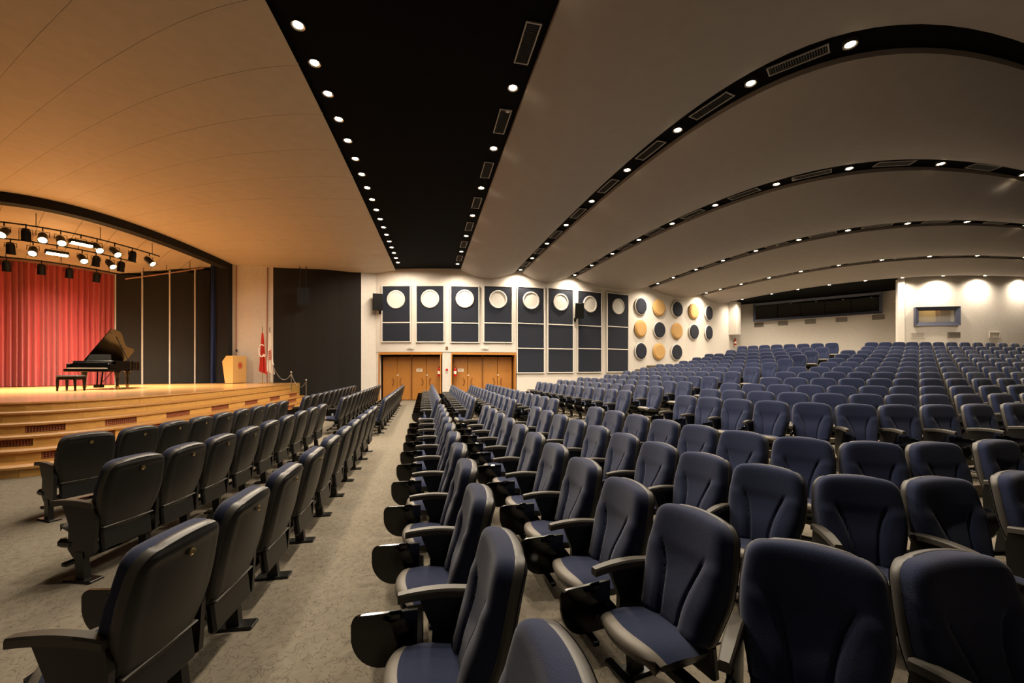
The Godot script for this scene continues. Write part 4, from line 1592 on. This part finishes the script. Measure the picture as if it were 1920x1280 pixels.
func piano() -> void:
	var t := thing("grand_piano", "black grand piano with raised lid on the stage", "piano", Vector3(-14.50, STAGE_Y, -14.45))
	# outline seen from above: x to the treble side, depth away from the keyboard
	var out := PackedVector2Array([Vector2(-0.74, 0.0), Vector2(0.74, 0.0), Vector2(0.74, -0.55)])
	for i in 12:
		var a := i / 11.0
		out.append(Vector2(lerpf(0.72, -0.02, smoothstep(0.0, 1.0, a)) , lerpf(-0.60, -1.62, a)))
	for i in 6:
		var a := lerpf(0.0, PI / 2, i / 5.0)
		out.append(Vector2(-0.28 + 0.24 * cos(a), -1.68 - 0.26 * sin(a)))
	out.append(Vector2(-0.62, -1.94))
	out.append(Vector2(-0.74, -1.84))
	var rim := Geo.new()
	var inner := PackedVector2Array()
	for p in Geometry2D.offset_polygon(out, -0.05)[0]:
		inner.append(p)
	# rim wall
	for ring in [[out, 1.0], [inner, -1.0]]:
		var poly: PackedVector2Array = ring[0]
		for i in poly.size():
			var a := poly[i]
			var b := poly[(i + 1) % poly.size()]
			var mid := Vector3(-0.2, 0.8, -0.8) if ring[1] > 0 else Vector3((a.x + b.x) / 2 * 2.0, 0.8, (a.y + b.y) / 2 * 2.0)
			rim.oquad(Vector3(a.x, 0.66, a.y), Vector3(b.x, 0.66, b.y), Vector3(b.x, 0.98, b.y), Vector3(a.x, 0.98, a.y), mid)
	for y in [0.98, 0.66]:
		for i in out.size():
			var a := out[i]
			var b := out[(i + 1) % out.size()]
			var c := Vector2(-0.2, -0.8)
			var a2 := a.move_toward(c, 0.055)
			var b2 := b.move_toward(c, 0.055)
			rim.oquad(Vector3(a.x, y, a.y), Vector3(b.x, y, b.y), Vector3(b2.x, y, b2.y), Vector3(a2.x, y, a2.y), Vector3(-0.2, 0.82, -0.8))
	part(t, "case_rim", rim, M.piano)
	var sound := Geo.new()
	sound.xf = Transform3D(Basis(Vector3.RIGHT, Vector3(0, 0, -1), Vector3.UP), Vector3.ZERO)
	var mirrored := PackedVector2Array()
	for p in inner:
		mirrored.append(Vector2(p.x, -p.y))
	sound.extrude(mirrored, 0.70, 0.86)
	part(t, "iron_plate", sound, M.gold)
	# keyboard end
	var g := Geo.new()
	g.rbox(Vector3(0, 0.665, 0.13), Vector3(1.52, 0.10, 0.36), 0.01)
	for s in [-1, 1]:
		g.rbox(Vector3(s * 0.71, 0.80, 0.10), Vector3(0.08, 0.20, 0.30), 0.03)
	part(t, "key_bed", g, M.piano)
	g = Geo.new()
	for i in 52:
		g.box(Vector3(-0.655 + i * 0.0257, 0.735, 0.20), Vector3(0.0245, 0.03, 0.15))
	part(t, "white_keys", g, M.ivory)
	g = Geo.new()
	for i in 51:
		if i % 7 in [1, 2, 4, 5, 6]:
			g.box(Vector3(-0.642 + i * 0.0257, 0.755, 0.165), Vector3(0.012, 0.02, 0.09))
	part(t, "black_keys", g, M.black)
	g = Geo.new()
	g.rbox(Vector3(0, 0.845, 0.085), Vector3(1.36, 0.20, 0.03), 0.01, Basis(Vector3.RIGHT, -0.12))
	part(t, "fallboard", g, M.piano)
	g = Geo.new()
	g.rbox(Vector3(0, 0.985, -0.14), Vector3(1.48, 0.02, 0.44), 0.006)
	part(t, "front_lid", g, M.piano)
	g = Geo.new()
	g.xf = Transform3D(Basis(Vector3.RIGHT, -0.30), Vector3(0, 0.99, -0.14))
	g.extrude(PackedVector2Array([Vector2(-0.44, 0.0), Vector2(0.44, 0.0), Vector2(0.38, 0.20), Vector2(0.34, 0.24), Vector2(-0.34, 0.24), Vector2(-0.38, 0.20)]), -0.01, 0.01)
	part(t, "music_desk", g, M.black)
	# lid, hinged along the straight bass side and propped open
	g = Geo.new()
	g.xf = Transform3D(Basis(Vector3.BACK, 0.86), Vector3(-0.74, 0.99, 0.0)) * Transform3D(Basis(Vector3.RIGHT, Vector3(0, 0, -1), Vector3.UP), Vector3(0.74, 0, 0))
	# order round: treble front, bentside, tail, spine
	var ordered := PackedVector2Array([Vector2(-0.74, 0.36), Vector2(0.76, 0.36)])
	for p in out:
		if p.y < -0.4:
			ordered.append(Vector2(p.x, -p.y))
	g.extrude(ordered, 0.0, 0.025)
	part(t, "lid", g, M.piano)
	g = Geo.new()
	g.tube([Vector3(0.62, 0.97, -0.62), Vector3(0.16, 1.88, -0.62)], 0.014, 6)
	part(t, "lid_prop", g, M.black)
	for e in [[-0.58, -0.22], [0.58, -0.22], [-0.36, -1.62]]:
		g = Geo.new()
		g.lathe([Vector2(0.035, 0.09), Vector2(0.04, 0.12), Vector2(0.055, 0.40), Vector2(0.08, 0.56), Vector2(0.085, 0.60), Vector2(0.11, 0.62), Vector2(0.11, 0.70)], 8, Transform3D(Basis(), Vector3(e[0], 0, e[1])))
		var leg := part(t, "leg", g, M.piano)
		g = Geo.new()
		g.rbox(Vector3(e[0], 0.085, e[1]), Vector3(0.10, 0.04, 0.10), 0.01)
		g.lathe([Vector2(0.0, -0.025), Vector2(0.04, -0.025), Vector2(0.045, 0.0), Vector2(0.04, 0.025), Vector2(0.0, 0.025)], 12, Transform3D(Basis(Vector3.BACK, PI / 2), Vector3(e[0], 0.045, e[1])))
		part(leg, "caster", g, M.brass)
	g = Geo.new()
	for s in [-1, 1]:
		g.tube([Vector3(s * 0.09, 0.64, -0.20), Vector3(s * 0.07, 0.12, -0.16)], 0.022, 8)
	g.rbox(Vector3(0, 0.11, -0.15), Vector3(0.30, 0.11, 0.12), 0.02)
	g.tube([Vector3(0.0, 0.14, -0.18), Vector3(0.12, 0.64, -0.55)], 0.010, 6)
	var ly := part(t, "pedal_lyre", g, M.piano)
	g = Geo.new()
	for i in 3:
		g.rbox(Vector3(-0.07 + 0.07 * i, 0.06, -0.06), Vector3(0.03, 0.015, 0.10), 0.005)
	part(ly, "pedals", g, M.brass)
	# bench
	t = thing("piano_bench", "dark padded piano bench standing before the keyboard", "bench", Vector3(-14.42, STAGE_Y, -13.6))
	g = Geo.new()
	g.rbox(Vector3(0, 0.47, 0), Vector3(0.66, 0.07, 0.36), 0.03)
	part(t, "cushion", g, M.black)
	g = Geo.new()
	g.rbox(Vector3(0, 0.40, 0), Vector3(0.62, 0.08, 0.33), 0.01)
	part(t, "apron", g, M.piano)
	for sx in [-1, 1]:
		for sz in [-1, 1]:
			g = Geo.new()
			g.hexa([Vector3(sx * 0.29 - 0.018, 0, sz * 0.145 - 0.018), Vector3(sx * 0.29 + 0.018, 0, sz * 0.145 - 0.018), Vector3(sx * 0.29 + 0.018, 0, sz * 0.145 + 0.018), Vector3(sx * 0.29 - 0.018, 0, sz * 0.145 + 0.018), Vector3(sx * 0.28 - 0.028, 0.37, sz * 0.14 - 0.028), Vector3(sx * 0.28 + 0.028, 0.37, sz * 0.14 - 0.028), Vector3(sx * 0.28 + 0.028, 0.37, sz * 0.14 + 0.028), Vector3(sx * 0.28 - 0.028, 0.37, sz * 0.14 + 0.028)])
			part(t, "leg", g, M.piano)

func lectern_and_flags() -> void:
	var t := thing("lectern", "pale wooden lectern with a red emblem at the stage edge", "lectern", Vector3(-13.72, STAGE_Y, -20.7), 1.30)
	var g := Geo.new()
	g.xf = Transform3D(Basis(Vector3(0, 0, 1), Vector3(0, 1, 0), Vector3(-1, 0, 0)), Vector3.ZERO)
	g.extrude(PackedVector2Array([Vector2(0.20, 0.02), Vector2(0.20, 1.36), Vector2(-0.20, 1.36), Vector2(-0.46, 1.08), Vector2(-0.28, 0.02)]), -0.37, 0.37)
	part(t, "body", g, M.lectern)
	g = Geo.new()
	g.rbox(Vector3(0, 0.70, 0.212), Vector3(0.76, 1.33, 0.025), 0.006)
	part(t, "front_panel", g, M.lectern)
	g = Geo.new()
	g.box(Vector3(0, 0.01, -0.03), Vector3(0.62, 0.02, 0.36))
	part(t, "plinth", g, M.darkwood)
	# emblem: a red oval ring with a small shield in it
	g = Geo.new()
	var ring := []
	for i in 29:
		var a := TAU * i / 28.0
		ring.append(Vector3(0.02 + 0.105 * cos(a), 0.88 + 0.165 * sin(a), 0.228))
	g.tube(ring, 0.014, 6)
	g.xf = Transform3D(Basis(), Vector3(0.02, 0.88, 0.224))
	g.extrude(PackedVector2Array([Vector2(-0.055, 0.10), Vector2(0.055, 0.10), Vector2(0.055, 0.035), Vector2(-0.01, 0.035), Vector2(-0.01, 0.01), Vector2(0.055, 0.01), Vector2(0.055, -0.06), Vector2(0.0, -0.12), Vector2(-0.055, -0.06)]), 0.0, 0.010)
	part(t, "emblem", g, M.flagred)
	# two flags on poles
	flag("red flag with white crescent and star, furled on a pole", Vector3(-12.42, STAGE_Y, -20.7), true)
	flag("white flag with red emblem, furled on a pole", Vector3(-12.14, STAGE_Y, -20.85), false)
	# stanchions with a chain down the steps
	var posts := [Vector3(12.45, STAGE_Y, -6.52), Vector3(13.1, RISE * 4, -5.93), Vector3(13.4, RISE * 2, -5.32)]
	var tops := []
	for i in 3:
		var q: Vector3 = posts[i]
		var p := plan(q.x, q.z, q.y)
		t = thing("stanchion", "polished metal stanchion with chain, %s of three down from the stage" % ordinal(i + 1), "stanchion", p, 0.0, "stanchions at the end of the steps")
		g = Geo.new()
		g.lathe([Vector2(0.0, 0.0), Vector2(0.13, 0.0), Vector2(0.13, 0.012), Vector2(0.06, 0.035), Vector2(0.02, 0.05)], 20)
		part(t, "base", g, M.brass)
		g = Geo.new()
		g.lathe([Vector2(0.02, 0.03), Vector2(0.02, 0.88)], 12)
		part(t, "post", g, M.steel)
		g = Geo.new()
		g.lathe([Vector2(0.0, 0.86), Vector2(0.03, 0.88), Vector2(0.045, 0.91), Vector2(0.03, 0.94), Vector2(0.0, 0.955)], 14)
		part(t, "knob", g, M.steel)
		tops.append(p + Vector3(0, 0.84, 0))
		if i > 0:
			g = Geo.new()
			var path := []
			for k in 25:
				var s := k / 24.0
				var c: Vector3 = tops[i - 1].lerp(tops[i], s)
				path.append(c - p - Vector3(0, 0.42 * 4.0 * s * (1.0 - s), 0))
			for k in 24:
				g.tube([path[k], path[k].lerp(path[k + 1], 0.8)], 0.013, 6)
			part(t, "chain", g, M.steel)

func flag(label: String, at: Vector3, red: bool) -> void:
	var t := thing("flag", label, "flag", at, 0.2, "flags beside the lectern")
	var g := Geo.new()
	g.lathe([Vector2(0.0, 0.0), Vector2(0.16, 0.0), Vector2(0.16, 0.015), Vector2(0.05, 0.05), Vector2(0.018, 0.07), Vector2(0.018, 2.60)], 16)
	part(t, "pole_and_base", g, M.brass)
	g = Geo.new()
	g.lathe([Vector2(0.018, 2.60), Vector2(0.035, 2.64), Vector2(0.012, 2.68), Vector2(0.03, 2.76), Vector2(0.0, 2.86)], 10)
	part(t, "finial", g, M.steel)
	g = Geo.new()
	var rows := []
	for i in 21:
		var s := i / 20.0
		var line := PackedVector3Array()
		var w := 0.06 + 0.30 * pow(s, 0.7)
		for k in 33:
			var q := k / 32.0
			var x := (q - 0.35) * w * (1.0 - 0.12 * sin(PI * s))
			line.append(Vector3(x, 2.52 - s * (1.92 + 0.16 * q * s), 0.025 + 0.07 * s * sin(q * 15.0 + 1.5 * s) * (0.4 + 0.6 * q) + 0.05 * s))
		rows.append(line)
	g.grid(rows, false, true)
	part(t, "cloth", g, M.flagred if red else M.flagwhite)
	g = Geo.new()
	if red:
		var arc := []
		for i in 15:
			var a := lerpf(0.9, TAU - 0.6, i / 14.0)
			arc.append(Vector3(0.03 + 0.13 * cos(a), 1.62 + 0.30 * sin(a), 0.16))
		g.tube(arc, 0.028, 6)
		g.xf = Transform3D(Basis(), Vector3(0.12, 1.38, 0.16))
		var star := PackedVector2Array()
		for i in 10:
			var r := 0.10 if i % 2 == 0 else 0.04
			star.append(Vector2(r * sin(TAU * i / 10.0), r * cos(TAU * i / 10.0)))
		g.extrude(star, -0.01, 0.012)
		part(t, "crescent_and_star", g, M.flagwhite)
	else:
		for i in 5:
			g.rbox(Vector3(0.06, 1.60 - i * 0.10, 0.155), Vector3(0.16, 0.045, 0.02), 0.008, Basis(Vector3.BACK, 0.5))
		part(t, "emblem", g, M.flagred)

# ------------------------------------------------------------------ build
func _ready() -> void:
	rng.seed = 5
	for i in 12:
		ROWS.append({v = 4.66 + 0.87 * i, y = TIERS[i + 1], u = 0.3, lo = -0.55 * (4.66 + 0.87 * i) - 1.0, hi = lerpf(12.5, 9.5, i / 11.0)})
	camera_and_light()
	materials()
	room()
	ceiling()
	stage()
	seats()
	lamps()
	panels()
	doors()
	speaker(wall_frame(-2.45), 5.40, "black loudspeaker on a wall bracket beside the tall panel nearest the stage", 0.5, false)
	speaker(wall_frame(8.63), 5.20, "black loudspeaker on a wall bracket between two long acoustic panels", -0.5, false)
	speaker(line_frame(Vector2(14.5, -7.6), Vector2(16.65, -3.43), 0.36), 5.45, "black loudspeaker hung on cables before the black fabric wall", 0.4, true)
	rear_fittings()
	stage_things()
	piano()
	lectern_and_flags()
